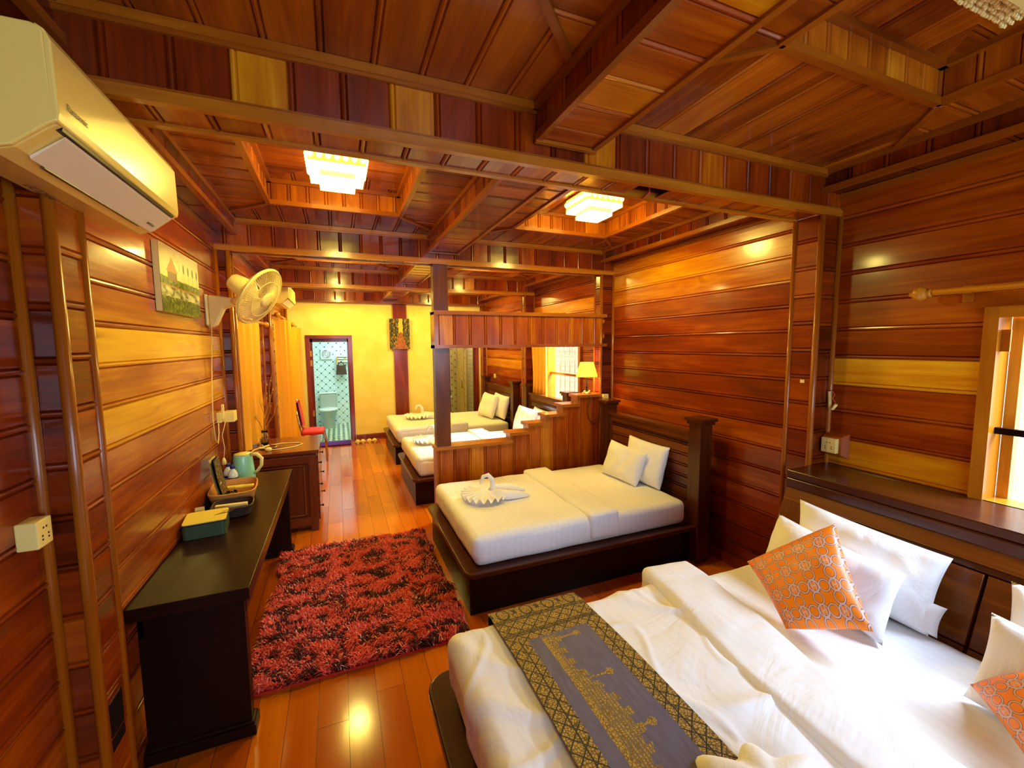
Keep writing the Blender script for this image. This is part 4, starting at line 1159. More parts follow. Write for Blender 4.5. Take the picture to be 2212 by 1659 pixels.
# ================================================================== AIR CONDITIONERS
def air_conditioner(y0, y1, dx, dz, label, full=True):
    t = thing('air_conditioner', label, 'air conditioner', (XL+.1+dx*0, (y0+y1)/2, 2.2+dz))
    xf, xb = -.548+dx, -.79+dx
    zt, zl, zb = 2.445+dz, 2.235+dz, 2.175+dz
    b = MB()
    b.prism([(xb, zt), (xf-.03, zt), (xf-.01, zt-.005), (xf-.004, zl+.012), (xf-.02, zl+.002), (xf-.08, zb+.012), (xf-.12, zb), (xb, zb+.02)], 1, y0+.012, y1-.012)
    b.build('body', 'acwhite', t, bevel=.006)
    b = MB(); b.prism([(xf-.025, zt+.002), (xf-.008, zt-.008), (xf+.002, zt-.03), (xf+.004, zl+.03), (xf, zl+.012), (xf-.012, zl+.010), (xf-.012, zt-.02)], 1, y0, y1)
    b.sm = True
    b.build('front_panel', 'acwhite', t, bevel=.004)
    for ya, yb in ((y0, y0+.012), (y1-.012, y1)):
        b = MB(); b.prism([(xb, zt), (xf-.03, zt), (xf-.01, zt-.006), (xf-.004, zl+.012), (xf-.02, zl+.002), (xf-.08, zb+.012), (xf-.12, zb), (xb, zb+.02)], 1, ya, yb)
        b.build('end_cap', 'acwhite', t, bevel=.004)
    # louvre along the lower front
    b = MB(); b.prism([(xf-.014, zl+.002), (xf-.018, zl-.004), (xf-.078, zb+.004), (xf-.08, zb+.011)], 1, y0+.06, y1-.03)
    b.build('air_flap', 'acvent', t)
    b = MB(); b.prism([(xf-.004, zl+.011), (xf-.016, zl+.011), (xf-.02, zl+.0035), (xf-.006, zl+.0035)], 1, y0+.03, y1-.03); b.build('air_outlet', 'blk', t)
    b = MB(); b.box((xf-.086, y0+.11, zb+.001), (xf-.078, y1-.13, zb+.007)); b.build('slot', 'ink', t)
    if full:
        def txt(s_, size, origin, right, up):
            cu = bpy.data.curves.new('lettering', 'FONT'); cu.body = s_; cu.size = size; cu.extrude = .0003; cu.align_x = 'LEFT'
            cu.materials.append(M['ink']); o = bpy.data.objects.new('lettering', cu); C.objects.link(o); me_ = bpy.data.meshes.new_from_object(o); bpy.data.objects.remove(o); o = bpy.data.objects.new('lettering', me_); C.objects.link(o); o.parent = t
            r_, u_ = Vector(right).normalized(), Vector(up).normalized(); n_ = r_.cross(u_)
            mw = Matrix(((r_.x, u_.x, n_.x, origin[0]), (r_.y, u_.y, n_.y, origin[1]), (r_.z, u_.z, n_.z, origin[2]), (0, 0, 0, 1)))
            o.matrix_local = Matrix.Translation(-Vector(t.location)) @ mw
        txt('Panasonic', .022, (xf+.0052, y0+.035, zl+.052), (0, 1, 0), (0, 0, 1))
        d = Vector((.06, 0, .0555)).normalized()
        txt('INVERTER', .013, (xf-.062, y1-.12, zb+.0155), (0, 1, 0), d)
        txt('ECO+AI', .036, (xf-.195, y0+.26, zb+.002), (0, 1, 0), (1, 0, -.12))
    return t
air_conditioner(1.285, 2.05, 0, 0, 'large white air conditioner high on the left wall, closest to the viewer')
air_conditioner(6.15, 7.1, .0, .12, 'small white air conditioner farther back, just behind the wall fan', False)

# ================================================================== WALL FAN
fan_c = Vector((-.478, 3.40, 2.094))
axis = Vector((.8115, -.295, -.504)).normalized()
t = thing('wall_fan', 'cream oscillating wall fan on the left wall above the desk', 'fan', (XL, 3.6, 1.9))
b = MB()
b.prism([(3.545, 1.90), (3.62, 1.88), (3.655, 1.93), (3.665, 2.11), (3.54, 2.115)], 0, XL, XL+.02)
b.prism([(XL+.02, 1.885), (XL+.055, 1.90), (XL+.085, 1.965), (XL+.11, 2.02), (XL+.175, 2.045), (XL+.185, 2.095), (XL+.02, 2.112)], 1, 3.56, 3.64)
b.build('wall_bracket', 'white', t, bevel=.012)
b = MB(); b.tube([(XL+.16, 3.59, 2.07), (XL+.20, 3.55, 2.075), fan_c-axis*.10], .028, 10); b.build('arm', 'white', t)
b = MB(); b.lathe(fan_c-axis*.20, [(.02, -.012), (.05, -.01), (.058, .0), (.066, .05), (.072, .12), (.045, .15), (.03, .17)], 24, axis); b.build('motor_housing', 'white', t)
u_ = axis.orthogonal().normalized(); v_ = axis.cross(u_)
def fp(a, r, d): return fan_c+axis*d+(u_*math.cos(a)+v_*math.sin(a))*r
b = MB()
b.tube([fp(2*math.pi*k/64, .204, 0) for k in range(64)], .0085, 6, closed=True)
for r, d in ((.13, .037), (.204, .012)): b.tube([fp(2*math.pi*k/48, r, d) for k in range(48)], .0022, 5, closed=True)
for k in range(72):
    a = 2*math.pi*k/72
    b.tube([fp(a+.12, .05, .05), fp(a+.06, .13, .037), fp(a, .19, .012), fp(a, .202, 0)], .0013, 4, cap=False)
    b.tube([fp(a-.1, .06, -.05), fp(a-.05, .15, -.045), fp(a, .195, -.02), fp(a, .202, 0)], .0013, 4, cap=False)
b.build('guard', 'white', t)
b = MB(); b.lathe(fan_c+axis*.045, [(.055, 0), (.055, .008), (.04, .014), (0, .016)], 28, axis); b.build('guard_badge', 'white', t)
for k in range(3):
    b = MB(); b.sm = True
    a0 = k*2*math.pi/3
    b.grid(lambda u, v, a0=a0: fp(a0+(u-.5)*1.35*(1-.15*v), .03+v*.145, -.005+(u-.5)*.05), 8, 6); b.build('blade', 'blade', t)
b = MB(); b.tube([(XL+.03, 3.56, 1.89), (XL+.02, 3.53, 1.6), (XL+.012, 3.50, 1.25), (XL+.014, 3.52, 1.10), (XL+.016, 3.57, 1.06), (XL+.016, 3.61, 1.12), (XL+.016, 3.62, 1.2)], .004, 6)
b.build('power_cord', 'white', t)

# ================================================================== PAINTINGS
def painting_material(name, kind):
    m = mat(name, rough=.45)
    A = lambda op, a, b=None, **k: math_n(m, op, a, b, **k)
    uv = nd(m, 'ShaderNodeUVMap').outputs[0]; s_ = nd(m, 'ShaderNodeSeparateXYZ'); lk(m, uv, s_.inputs[0]); u, v = s_.outputs[0], s_.outputs[1]
    def mixc(f, a, b_):
        n = nd(m, 'ShaderNodeMix', data_type='RGBA'); lk(m, f, n.inputs[0])
        for k, c in ((6, a), (7, b_)):
            if isinstance(c, tuple): n.inputs[k].default_value = c
            else: lk(m, c, n.inputs[k])
        return n.outputs[2]
    n1 = noise_n(m, mapping(m, uv, (9, 9, 1)), 1, 5, .6)
    n2 = noise_n(m, mapping(m, uv, (30, 14, 1)), 1, 4, 1.)
    if kind == 'lake':
        sky = ramp(m, [(0, (214, 206, 120)), (.5, (206, 196, 146)), (1, (150, 120, 100))]); lk(m, A('MULTIPLY', A('ADD', A('SUBTRACT', v, vb=.55), A('MULTIPLY', n1, vb=.15)), vb=2.), sky.inputs[0]); c = sky.outputs[0]
        gr = ramp(m, [(.3, (20, 30, 6)), (.55, (70, 92, 14)), (.8, (180, 190, 40))]); lk(m, n2, gr.inputs[0])
        wt = ramp(m, [(.35, (70, 70, 40)), (.65, (206, 204, 150))]); lk(m, n1, wt.inputs[0])
        bank = ramp(m, [(.35, (26, 30, 8)), (.65, (120, 140, 24))]); lk(m, n2, bank.inputs[0])
        c = mixc(A('LESS_THAN', v, A('ADD', A('MULTIPLY', n1, vb=.05), vb=.50)), c, bank.outputs[0])
        c = mixc(A('LESS_THAN', v, vb=.41), c, lin((170, 120, 40)))
        c = mixc(A('LESS_THAN', v, vb=.385), c, wt.outputs[0])
        c = mixc(A('LESS_THAN', v, A('ADD', A('MULTIPLY', n1, vb=.12), vb=.17)), c, gr.outputs[0])
        # palms
        pu = A('SUBTRACT', A('FRACT', A('MULTIPLY', u, vb=8)), vb=.5)
        pr = A('AND' if False else 'MULTIPLY', A('GREATER_THAN', u, vb=.45), A('LESS_THAN', A('ADD', A('POWER', A('MULTIPLY', pu, vb=.26), vb=2), A('POWER', A('MULTIPLY', A('SUBTRACT', v, vb=.74), vb=.6), vb=2)), vb=.0022))
        c = mixc(pr, c, lin((58, 62, 20)))
        tr = A('MULTIPLY', A('MULTIPLY', A('GREATER_THAN', u, vb=.45), A('LESS_THAN', A('ABSOLUTE', pu), vb=.03)), A('MULTIPLY', A('LESS_THAN', v, vb=.72), A('GREATER_THAN', v, vb=.52)))
        c = mixc(tr, c, lin((120, 110, 60)))
        # hut: roof and body
        roof = A('LESS_THAN', A('ADD', A('MULTIPLY', A('ABSOLUTE', A('SUBTRACT', u, vb=.27)), vb=1.0), A('MULTIPLY', A('SUBTRACT', v, vb=.62), vb=.55)), vb=.13)
        roof = A('MULTIPLY', roof, A('GREATER_THAN', v, vb=.62))
        bodyh = A('MULTIPLY', A('LESS_THAN', A('ABSOLUTE', A('SUBTRACT', u, vb=.27)), vb=.11), A('MULTIPLY', A('GREATER_THAN', v, vb=.48), A('LESS_THAN', v, vb=.62)))
        c = mixc(bodyh, c, lin((110, 74, 30))); c = mixc(roof, c, lin((176, 96, 34)))
    else:
        fo = ramp(m, [(.4, (14, 12, 4)), (.49, (56, 60, 16)), (.55, (84, 82, 26)), (.62, (210, 170, 70))]); lk(m, n2, fo.inputs[0])
        au = A('ABSOLUTE', A('SUBTRACT', u, vb=.55))
        c = fo.outputs[0]
        skyc = A('LESS_THAN', au, A('ADD', A('MULTIPLY', n1, vb=.16), vb=.02)); skyc = A('MULTIPLY', skyc, A('GREATER_THAN', v, vb=.5))
        c = mixc(skyc, c, lin((236, 190, 70)))
        pw = A('ADD', A('MULTIPLY', A('SUBTRACT', None, v, va=.55), vb=.5), vb=.06)
        pth = A('MULTIPLY', A('LESS_THAN', au, pw), A('LESS_THAN', v, vb=.55))
        c = mixc(pth, c, mixc(A('GREATER_THAN', n2, vb=.5), lin((130, 66, 22)), lin((178, 108, 52))))
        pu = A('SUBTRACT', A('FRACT', A('MULTIPLY', u, vb=5)), vb=.5)
        c = mixc(A('MULTIPLY', A('LESS_THAN', A('ABSOLUTE', pu), vb=.09), A('MULTIPLY', A('GREATER_THAN', v, vb=.4), A('GREATER_THAN', au, vb=.1))), c, lin((36, 24, 10)))
    lk(m, c, bsdf(m).inputs['Base Color']); return m
M['lake'] = painting_material('lakeside_hut_painting', 'lake'); M['path'] = painting_material('forest_path_painting', 'path')
t = thing('landscape_painting', 'unframed canvas of a hut, palms and green lake on the left wall', 'painting', (XL, 3.0, 2.11))
b = MB(); b.box((XL+.002, 2.68, 1.936), (XL+.028, 3.33, 2.287)); b.build('canvas_edge', 'white', t)
b = MB(); b.face([(XL+.0295, 2.68, 1.936), (XL+.0295, 3.33, 1.936), (XL+.0295, 3.33, 2.287), (XL+.0295, 2.68, 2.287)], [(0, 0), (1, 0), (1, 1), (0, 1)])
b.face([(XL+.0285, 2.68, 2.287), (XL+.0285, 3.33, 2.287), (XL+.0285, 3.33, 1.936), (XL+.0285, 2.68, 1.936)], [(0, 1), (1, 1), (1, 0), (0, 0)]); b.build('picture', 'lake', t)
t = thing('forest_painting', 'dark canvas of a forest path on the timber strip of the yellow wall', 'painting', (1.1, FY-.04, 1.97))
b = MB(); b.box((.915, FY-.06, 1.685), (1.285, FY-.036, 2.255)); b.build('canvas_edge', 'blk', t)
b = MB(); b.face([(.915, FY-.0615, 1.685), (1.285, FY-.0615, 1.685), (1.285, FY-.0615, 2.255), (.915, FY-.0615, 2.255)], [(0, 0), (1, 0), (1, 1), (0, 1)]); b.build('picture', 'path', t)

# ================================================================== LAMPS
def ceiling_light(c, s, lit, label, group):
    t = thing('ceiling_light', label, 'ceiling light', c, group)
    x, y, z = c
    b = MB(); b.box((x-s*.5, y-s*.5, z-.012), (x+s*.5, y+s*.5, z)); b.build('backplate', 'steel', t)
    b = MB(); b.box((x-s*.46, y-s*.46, z-.075), (x+s*.46, y+s*.46, z-.012)); b.build('upper_tier', 'crystaledge' if lit else 'crystaloff', t)
    rx = random.Random(5)
    b = MB()
    n = 7
    for i in range(n):
        f = -s*.42+s*.84*i/(n-1)
        for (px, py) in ((x+f, y-s*.47), (x+f, y+s*.47), (x-s*.47, y+f), (x+s*.47, y+f)):
            b.lathe((px, py, z-.065), [(0, 0), (.014, .012), (.018, .024), (.014, .036), (0, .046)], 6)
    b.build('crystal_row', 'crystal' if lit else 'crystaloff', t)
    b = MB(); b.box((x-s*.46, y-s*.46, z-.105), (x+s*.46, y+s*.46, z-.078)); b.box((x-s*.30, y-s*.30, z-.16), (x+s*.30, y+s*.30, z-.135)); b.build('diffuser', 'crystal' if lit else 'crystaloff', t)
    b = MB(); b.box((x-s*.28, y-s*.28, z-.135), (x+s*.28, y+s*.28, z-.105)); b.build('lower_tier', 'bulbdim' if lit else 'crystaloff', t)
    if not lit:
        b = MB()
        k = 24
        for i in range(k):
            for j in range(k):
                px, py = x-s*.48+s*.96*i/(k-1), y-s*.48+s*.96*j/(k-1)
                b.lathe((px, py, z-.140-.005*rx.random()), [(0, 0), (.008, .008), (.009, .02), (0, .04)], 4, (rx.uniform(-.25, .25), rx.uniform(-.25, .25), 1))
        b.build('crystal_drop', 'crystaloff', t)
    return t
for (x, y, e, lab) in ((.045, 2.93, 30, 'lit square crystal ceiling light in the left coffer above the rug'), (1.90, 2.93, 32, 'lit square crystal ceiling light in the right coffer above the first single bed')):
    ceiling_light((x, y, CT-.004), .34, True, lab, 'square crystal ceiling lights')
    lamp('lamp_glow', (x, y, CT-.20), e*.85, WARM, .12); point('lamp_glow_side', (x, y, CT-.215), e*.3, WARM, .06)
for (x, y, e, lab) in ((.045, 5.0, 34, ''), (1.90, 5.0, 20, ''), (.045, 7.1, 62, ''), (1.90, 7.1, 52, '')):
    o = ceiling_light((x, y, CT-.004), .34, True, 'lit crystal ceiling light hidden in the coffers beyond the second beam', 'crystal ceiling lights of the far bays')
    lamp('lamp_glow', (x, y, CT-.20), e*.85, WARM, .12); point('lamp_glow_side', (x, y, CT-.215), e*.3, WARM, .06)
ceiling_light((1.84, .56, CT-.004), .40, False, 'unlit crystal ceiling light at the top right corner of the photo', 'square crystal ceiling lights')

t = thing('table_lamp', 'glowing yellow shaded lamp on the top step of the partition', 'lamp', (2.525, 4.0, 1.205))
b = MB(); b.lathe((2.525, 4.0, 1.206), [(.05, 0), (.052, .008), (.03, .018), (.01, .024)], 20); b.build('base', 'steel', t)
b = MB(); b.lathe((2.525, 4.0, 1.225), [(.008, 0), (.018, .018), (.008, .035), (.016, .05), (.007, .066), (.005, .1), (.006, .17), (.005, .21)], 12); b.build('stem', 'blk', t)
b = MB()
rx = random.Random(9)
for i in range(9):
    a = i*.7; b.lathe((2.525+.03*math.cos(a), 4.0+.03*math.sin(a), 1.22+.008*(i % 3)), [(0, -.012), (.01, 0), (0, .012)], 8)
b.build('flower_ornament', 'white', t)
b = MB(); b.sm = True
b.grid(lambda u, v: (2.525+(.118-.045*v)*math.cos(u*2*math.pi), 4.0+(.118-.045*v)*math.sin(u*2*math.pi), 1.395+v*.155), 32, 4); b.build('lamp_shade', 'shade', t)
b = MB(); b.tube([(2.54, 3.97, 1.215), (2.50, 3.90, 1.19), (2.47, 3.90, 1.05), (2.50, 3.905, .93), (2.56, 3.905, .87), (2.62, 3.905, .92), (2.64, 3.905, 1.1), (2.66, 3.89, 1.17)], .004, 6); b.build('power_cord', 'blk', t)
point('table_lamp_glow', (2.525, 4.0, 1.46), 4.5, (1, .62, .15), .04)

# ================================================================== CURTAINS
def curtain(name, path0, path1, z0, z1, waves, amp, label, taper=0):
    a, c = Vector((*path0, 0)), Vector((*path1, 0)); d = (c-a); L = d.length; d.normalize(); n = Vector((-d.y, d.x, 0))
    b = MB(); b.sm = True
    nu = waves*14
    def f(u, v, off=0):
        sh = 1-taper*math.sin(v*math.pi*.9)**2*(1-v)
        s_ = u*L*sh
        w_ = math.sin(u*waves*2*math.pi)*amp*(.6+.4*(1-v))+.3*amp*math.sin(u*waves*4.4*math.pi+2)
        return a+d*s_+n*(w_+off)+Vector((0, 0, z0+(z1-z0)*v))
    b.grid(lambda u, v: f(u, v), nu, 14)
    o = b.build(name, 'curtain'); tag(o, label, 'curtain', 'ochre curtains')
    return o
def rod(p, q, label, rings=0, br=None):
    t = thing('curtain_rod', label, 'curtain rod', p); p, q = Vector(p), Vector(q); d = (q-p).normalized()
    b = MB(); b.tone = .85; b.tube([p, q], .016, 10); b.build('pole', 'trim', t)
    b = MB(); b.tone = .9; b.lathe(p, [(.016, .0), (.022, -.006), (.016, -.014), (.026, -.022), (.036, -.045), (.03, -.066), (.012, -.078), (.012, -.086), (0, -.09)], 14, d); b.build('finial', 'trim', t)
    s_ = 1 if p.x > 0 else -1
    b = MB(); pb = p+d*.09; b.box((pb.x, pb.y-.012, pb.z-.012), ((XR if s_ > 0 else XL), pb.y+.012, pb.z+.012)); b.box(((XR if s_ > 0 else XL), pb.y-.018, pb.z-.05), ((XR if s_ > 0 else XL)-s_*.01, pb.y+.018, pb.z+.03)); b.build('bracket', 'trim', t)
rod((2.70, 1.17, 1.985), (2.70, -.7, 1.985), 'turned wooden curtain rod with ball end above the near window')
rod((2.72, 5.85, 1.97), (2.72, 4.15, 1.97), 'wooden curtain rod over the barred window, mostly behind the header')
curtain('curtain', (2.70, 5.32), (2.70, 5.80), .62, 1.96, 4, .05, 'ochre curtain gathered beside the barred window on the right wall', .25)
rod((-.775, 5.75, 2.01), (-.775, 4.15, 2.01), 'wooden curtain rod with ball end just beyond the fan')
curtain('curtain', (-.805, 4.30), (-.765, 5.2), .80, 2.0, 3, .022, 'pale ochre curtain beside the dresser on the left wall', .15)
rod((-.69, 6.20, 2.15), (-.69, 7.0, 2.15), 'wooden curtain rod below the small air conditioner')
curtain('curtain', (-.75, 6.36), (-.61, 6.86), .12, 2.12, 3, .032, 'long orange ochre curtain in the middle of the left wall')
rod((-.64, 7.55, 2.09), (-.64, 8.2, 2.09), 'short wooden rod at the far left corner')
curtain('curtain', (-.68, 7.62), (-.58, 8.15), .12, 2.06, 3, .03, 'orange ochre curtain in the far left corner by the doorway')

# ================================================================== OUTLETS AND CABLES
def socket(c, size, face, label, holes=True, matn='white'):
    """box on a wall; face 'x+' / 'x-' / 'y-'"""
    t = thing('wall_socket', label, 'socket', c)
    x, y, z = c; w_, h_, d_ = size
    b = MB()
    if face == 'x+': b.box((x, y-w_/2, z-h_/2), (x+d_, y+w_/2, z+h_/2))
    if face == 'x-': b.box((x-d_, y-w_/2, z-h_/2), (x, y+w_/2, z+h_/2))
    if face == 'y-': b.box((x-w_/2, y-d_, z-h_/2), (x+w_/2, y, z+h_/2))
    b.build('box', matn, t, bevel=.004)
    b = MB()
    for du, dv in ((-.2, -.22), (.2, -.22), (-.2, -.08), (.2, -.08), (-.1, .2), (.1, .2)):
        a, c2 = du*w_, dv*h_; e = .0025
        if face == 'x+': b.box((x+d_, y+a-e, z+c2-e), (x+d_+.001, y+a+e, z+c2+e))
        if face == 'x-': b.box((x-d_-.001, y+a-e, z+c2-e), (x-d_, y+a+e, z+c2+e))
        if face == 'y-': b.box((x+a-e, y-d_-.001, z+c2-e), (x+a+e, y-d_, z+c2+e))
    b.build('pin_holes', 'blk', t)
    return t
socket((XL, 1.578, 1.232), (.066, .078, .048), 'x+', 'cream wall socket low on the left wall at the photo\'s edge')
# wooden bevelled mount and socket on the right wall
t = socket((2.765, 1.62, 1.125), (.085, .09, .028), 'x-', 'cream socket on a slanted wooden block above the big headboard')
b = MB()
y_, z_, o1, o2 = 1.62, 1.125, .075, .055
A_ = [(XR, y_-o1, z_-o1), (XR, y_+.05, z_-o1), (XR, y_+.05, z_+o1), (XR, y_-o1, z_+o1)]; B_ = [(2.765, y_-o2, z_-o2), (2.765, y_+.048, z_-o2), (2.765, y_+.048, z_+o2), (2.765, y_-o2, z_+o2)]
for i in range(4):
    j = (i+1) % 4; b.face([A_[i], A_[j], B_[j], B_[i]])
b.face(B_); b.build('wooden_mount', 'wood', t)
socket((2.70, 3.925, 1.165), (.07, .07, .04), 'y-', 'cream socket beside the table lamp where the partition meets the wall')
socket((XR, 7.72, 1.15), (.08, .08, .02), 'x-', 'small cream switch on the far right wall above the last headboard')
socket((XL, 3.70, 1.235), (.12, .075, .03), 'x+', 'cream socket plate on the left wall below the fan')
t = thing('plug_adapter', 'chunky cream plug adapter in the socket above the kettle', 'adapter', (XL+.03, 3.74, 1.23))
b = MB(); b.box((XL+.03, 3.70, 1.19), (XL+.10, 3.80, 1.27)); b.build('body', 'white', t, bevel=.005)
b = MB(); b.box((XL+.03, 3.655, 1.22), (XL+.045, 3.685, 1.33)); b.build('antenna', 'white', t, bevel=.003)
b = MB(); b.tube([(XL+.05, 3.66, 1.2), (XL+.02, 3.68, 1.1), (XL+.025, 3.70, 1.0), (XL+.02, 3.68, .92)], .003, 6); b.build('cord', 'white', t)
b = MB(); b.lathe((XL+.02, 3.68, .93), [(.018, -.05), (.014, -.02), (.005, 0)], 8); b.build('plug', 'white', t)
t = thing('cable_conduit', 'short cream conduit hook with loose brown wire on the right pillar', 'conduit', (2.79, 1.64, 1.4))
b = MB(); b.tube([(2.775, 1.655, 1.45), (2.778, 1.65, 1.37), (2.772, 1.645, 1.345), (2.765, 1.625, 1.345), (2.765, 1.605, 1.375)], .009, 8); b.build('hook', 'white', t)
b = MB(); b.tube([(2.775, 1.655, 1.45), (2.775, 1.64, 1.46), (2.77, 1.62, 1.43), (2.768, 1.63, 1.41), (2.766, 1.612, 1.385)], .003, 6); b.build('wire', 'redpiping', t)
b = MB(); b.box((2.652, 1.73, 1.50), (2.6555, 1.755, 1.52)); tag(b.build('wall_clip', 'white'), 'tiny cream clip on the face of the right pillar', 'clip')

# ================================================================== THINGS ON THE DESK
ZD = .71
def ring_basket(name, c, sx, sy, h, matn, label, ang):
    t = thing(name, label, 'basket', c); x, y, z = c; ca, sa = math.cos(ang), math.sin(ang)
    def P(a, k, zz, f=1):
        e = 4.5
        cx = abs(math.cos(a))**(2/e)*(1 if math.cos(a) > 0 else -1); sy_ = abs(math.sin(a))**(2/e)*(1 if math.sin(a) > 0 else -1)
        px, py = cx*sx/2*k, sy_*sy/2*k
        return Vector((x+px*ca-py*sa, y+px*sa+py*ca, z+zz))
    b = MB(); b.sm = True
    b.grid(lambda u, v: P(u*2*math.pi, .8+.2*v, .003+h*v), 48, 6)
    b.grid(lambda u, v: P(-u*2*math.pi, .77+.2*v, .003+h*v), 48, 6)
    b.grid(lambda u, v: P(u*2*math.pi, .8*v, .004), 48, 2)
    for q in range(7):
        b.tube([P(k*2*math.pi/96, (.8+.2*(q+.5)/7)+(.018 if (k+q) % 2 else -.004), .005+h*(q+.5)/7) for k in range(96)], h/17, 4, closed=True)
    b.build('weave', matn, t)
    b = MB(); b.tube([P(k*2*math.pi/48, .99, h) for k in range(48)], .006, 6, closed=True); b.build('rim', matn, t)
    return t
ring_basket('wicker_basket', (-.695, 3.34, ZD), .27, .36, .09, 'wicker', 'pale wicker basket of tea things on the desk', .1)
ring_basket('dark_basket', (-.645, 3.045, ZD), .22, .20, .065, 'wickerd', 'small dark wicker basket on the desk between pale basket and tin', .1)
b = MB(); b.box((-.73, 2.99, ZD+.04), (-.56, 3.02, ZD+.078)); tag(b.build('tea_packet', 'paper', bevel=.004), 'cream packet lying in the dark wicker basket', 'packet')
for i, (dx, dy, a) in enumerate(((-.03, .03, .4), (.04, -.02, -.2))):
    b = MB(); b.box((-.73+dx, 3.36+dy, ZD+.06+.012*i), (-.62+dx, 3.40+dy, ZD+.074+.012*i)); tag(b.build('sugar_sachet', 'yellow', bevel=.004), ('upper pale yellow sachet in the wicker basket', 'lower pale yellow sachet in the wicker basket, nearer the camera')[i], 'sachet', 'sachets in the pale basket')
b = MB(); b.lathe((-.70, 3.30, ZD+.02), [(.02, 0), (.03, .01), (.032, .05), (.030, .05), (.028, .012), (0, .01)], 18); tag(b.build('glass_cup', 'glass'), 'small glass cup inside the pale wicker basket', 'cup')
for k, dd in enumerate((0, .035, .07)):
    b = MB(); b.prism([(2.92+dd, ZD+.005), (2.95+dd, ZD+.005), (2.945+dd, ZD+.10-.01*k)], 0, -.815, -.79+.002*k)
    tag(b.build('leaflet', 'paper'), ('cream leaflet behind the green tin, nearest the camera', 'cream leaflet in the middle of those behind the green tin', 'cream leaflet behind the green tin, nearest the dark basket')[k], 'leaflet', 'cream leaflets behind the tin')
t = thing('tissue_box', 'dark green box with a pale yellow lid, nearest thing on the desk', 'box', (-.72, 2.84, ZD))
def rot_prism(b, c, sx, sy, z0, z1, ang, tone=.5, rr=.02):
    ca, sa = math.cos(ang), math.sin(ang); poly = []
    for cx, cy, a0 in ((sx/2-rr, sy/2-rr, 0), (-sx/2+rr, sy/2-rr, 90), (-sx/2+rr, -sy/2+rr, 180), (sx/2-rr, -sy/2+rr, 270)):
        for k in range(5):
            a = math.radians(a0+k*22.5); px, py = cx+rr*math.cos(a), cy+rr*math.sin(a)
            poly.append((c[0]+px*ca-py*sa, c[1]+px*sa+py*ca))
    b.prism(poly, 2, z0, z1, tone)
b = MB(); rot_prism(b, (-.728, 2.81), .20, .20, ZD, ZD+.075, .12); b.build('tin', 'green', t, bevel=.003)
b = MB(); rot_prism(b, (-.728, 2.81), .208, .208, ZD+.075, ZD+.083, .12); b.build('rim', 'blk', t, bevel=.002)
b = MB(); rot_prism(b, (-.728, 2.81), .2, .2, ZD+.083, ZD+.089, .12); b.build('lid', 'yellow', t, bevel=.002)
b = MB()
for k in range(5): b.tube([(-.69+.012*k, 2.80+.004*k, ZD+.0895), (-.66+.01*k, 2.83, ZD+.0895), (-.65+.012*k, 2.87, ZD+.0895)], .0012, 4)
b.build('line_drawing', 'ink', t)
m = M['leafpattern'] = mat('dark_gold_pattern', rough=.5)
tcx = nd(m, 'ShaderNodeTexCoord').outputs['Object']
r_ = ramp(m, [(.42, (20, 18, 8)), (.52, (60, 52, 20)), (.62, (170, 130, 60))]); lk(m, noise_n(m, tcx, 70, 3, .8), r_.inputs[0]); lk(m, r_.outputs[0], bsdf(m).inputs['Base Color'])
t = thing('photo_stand', 'dark patterned menu stand leaning on the wall at the basket', 'menu stand', (-.79, 3.32, ZD))
for k, (off, mt) in enumerate(((0, 'paper'), (.016, 'blk'), (.024, 'leafpattern'))):
    b = MB(); b.sm = True
    b.grid(lambda u, v, off=off: (-.80+off+.05*(1-v)**1.5, 3.22+u*.14, ZD+.02+v*.29), 4, 10)
    b.grid(lambda u, v, off=off: (-.796+off+.05*(1-v)**1.5, 3.36-u*.14, ZD+.02+v*.29), 4, 10); b.build(('back_cover', 'middle_leaf', 'patterned_leaf')[k], mt, t)
b = MB(); b.box((-.755, 3.24, ZD+.03), (-.75, 3.28, ZD+.15)); b.build('card', 'paper', t)
def bottle(c, label):
    t = thing('water_bottle', label, 'bottle', c, 'small water bottles by the kettle'); x, y, z = c
    b = MB(); b.lathe((x, y, z), [(.028, 0), (.032, .006), (.032, .105), (.024, .127), (.013, .14), (.013, .148)], 18); b.build('body', 'porcelain', t)
    b = MB(); b.lathe((x, y, z+.03), [(.0326, 0), (.0326, .022)], 18); b.lathe((x, y, z+.065), [(.0326, 0), (.0326, .018)], 18); b.build('label_band', 'blueband', t)
    b = MB(); b.lathe((x, y, z+.148), [(.017, 0), (.017, .024), (0, .024)], 14); b.build('cap', 'blueband', t)
bottle((-.755, 3.62, ZD), 'small water bottle with a blue cap, in front of its twin')
bottle((-.80, 3.70, ZD), 'small water bottle with a blue cap, half hidden behind its twin')
t = thing('electric_kettle', 'mint green electric kettle at the far end of the desk', 'kettle', (-.73, 3.82, ZD))
kx, ky = -.725, 3.83
b = MB(); b.lathe((kx, ky, ZD), [(.078, 0), (.08, .015), (.079, .02), (.074, .1), (.064, .19), (.061, .2)], 32); b.build('body', 'mint', t)
b = MB(); b.lathe((kx, ky, ZD+.2), [(.061, 0), (.058, .008), (.02, .014), (0, .016)], 28); b.build('lid', 'white', t)
b = MB(); b.tube([(kx+.055, ky-.02, ZD+.20), (kx+.10, ky-.03, ZD+.20), (kx+.135, ky-.04, ZD+.165), (kx+.13, ky-.04, ZD+.11), (kx+.10, ky-.03, ZD+.065), (kx+.07, ky-.02, ZD+.045)], [.012, .015, .014, .013, .012, .009], 10); b.build('handle', 'white', t)
b = MB(); b.lathe((-.63, 3.60, ZD), [(.03, 0), (.034, .008), (.036, .02), (.02, .026), (0, .027)], 18); tag(b.build('soap_dish', 'yellow'), 'small pale yellow cup lying between kettle and basket', 'cup')
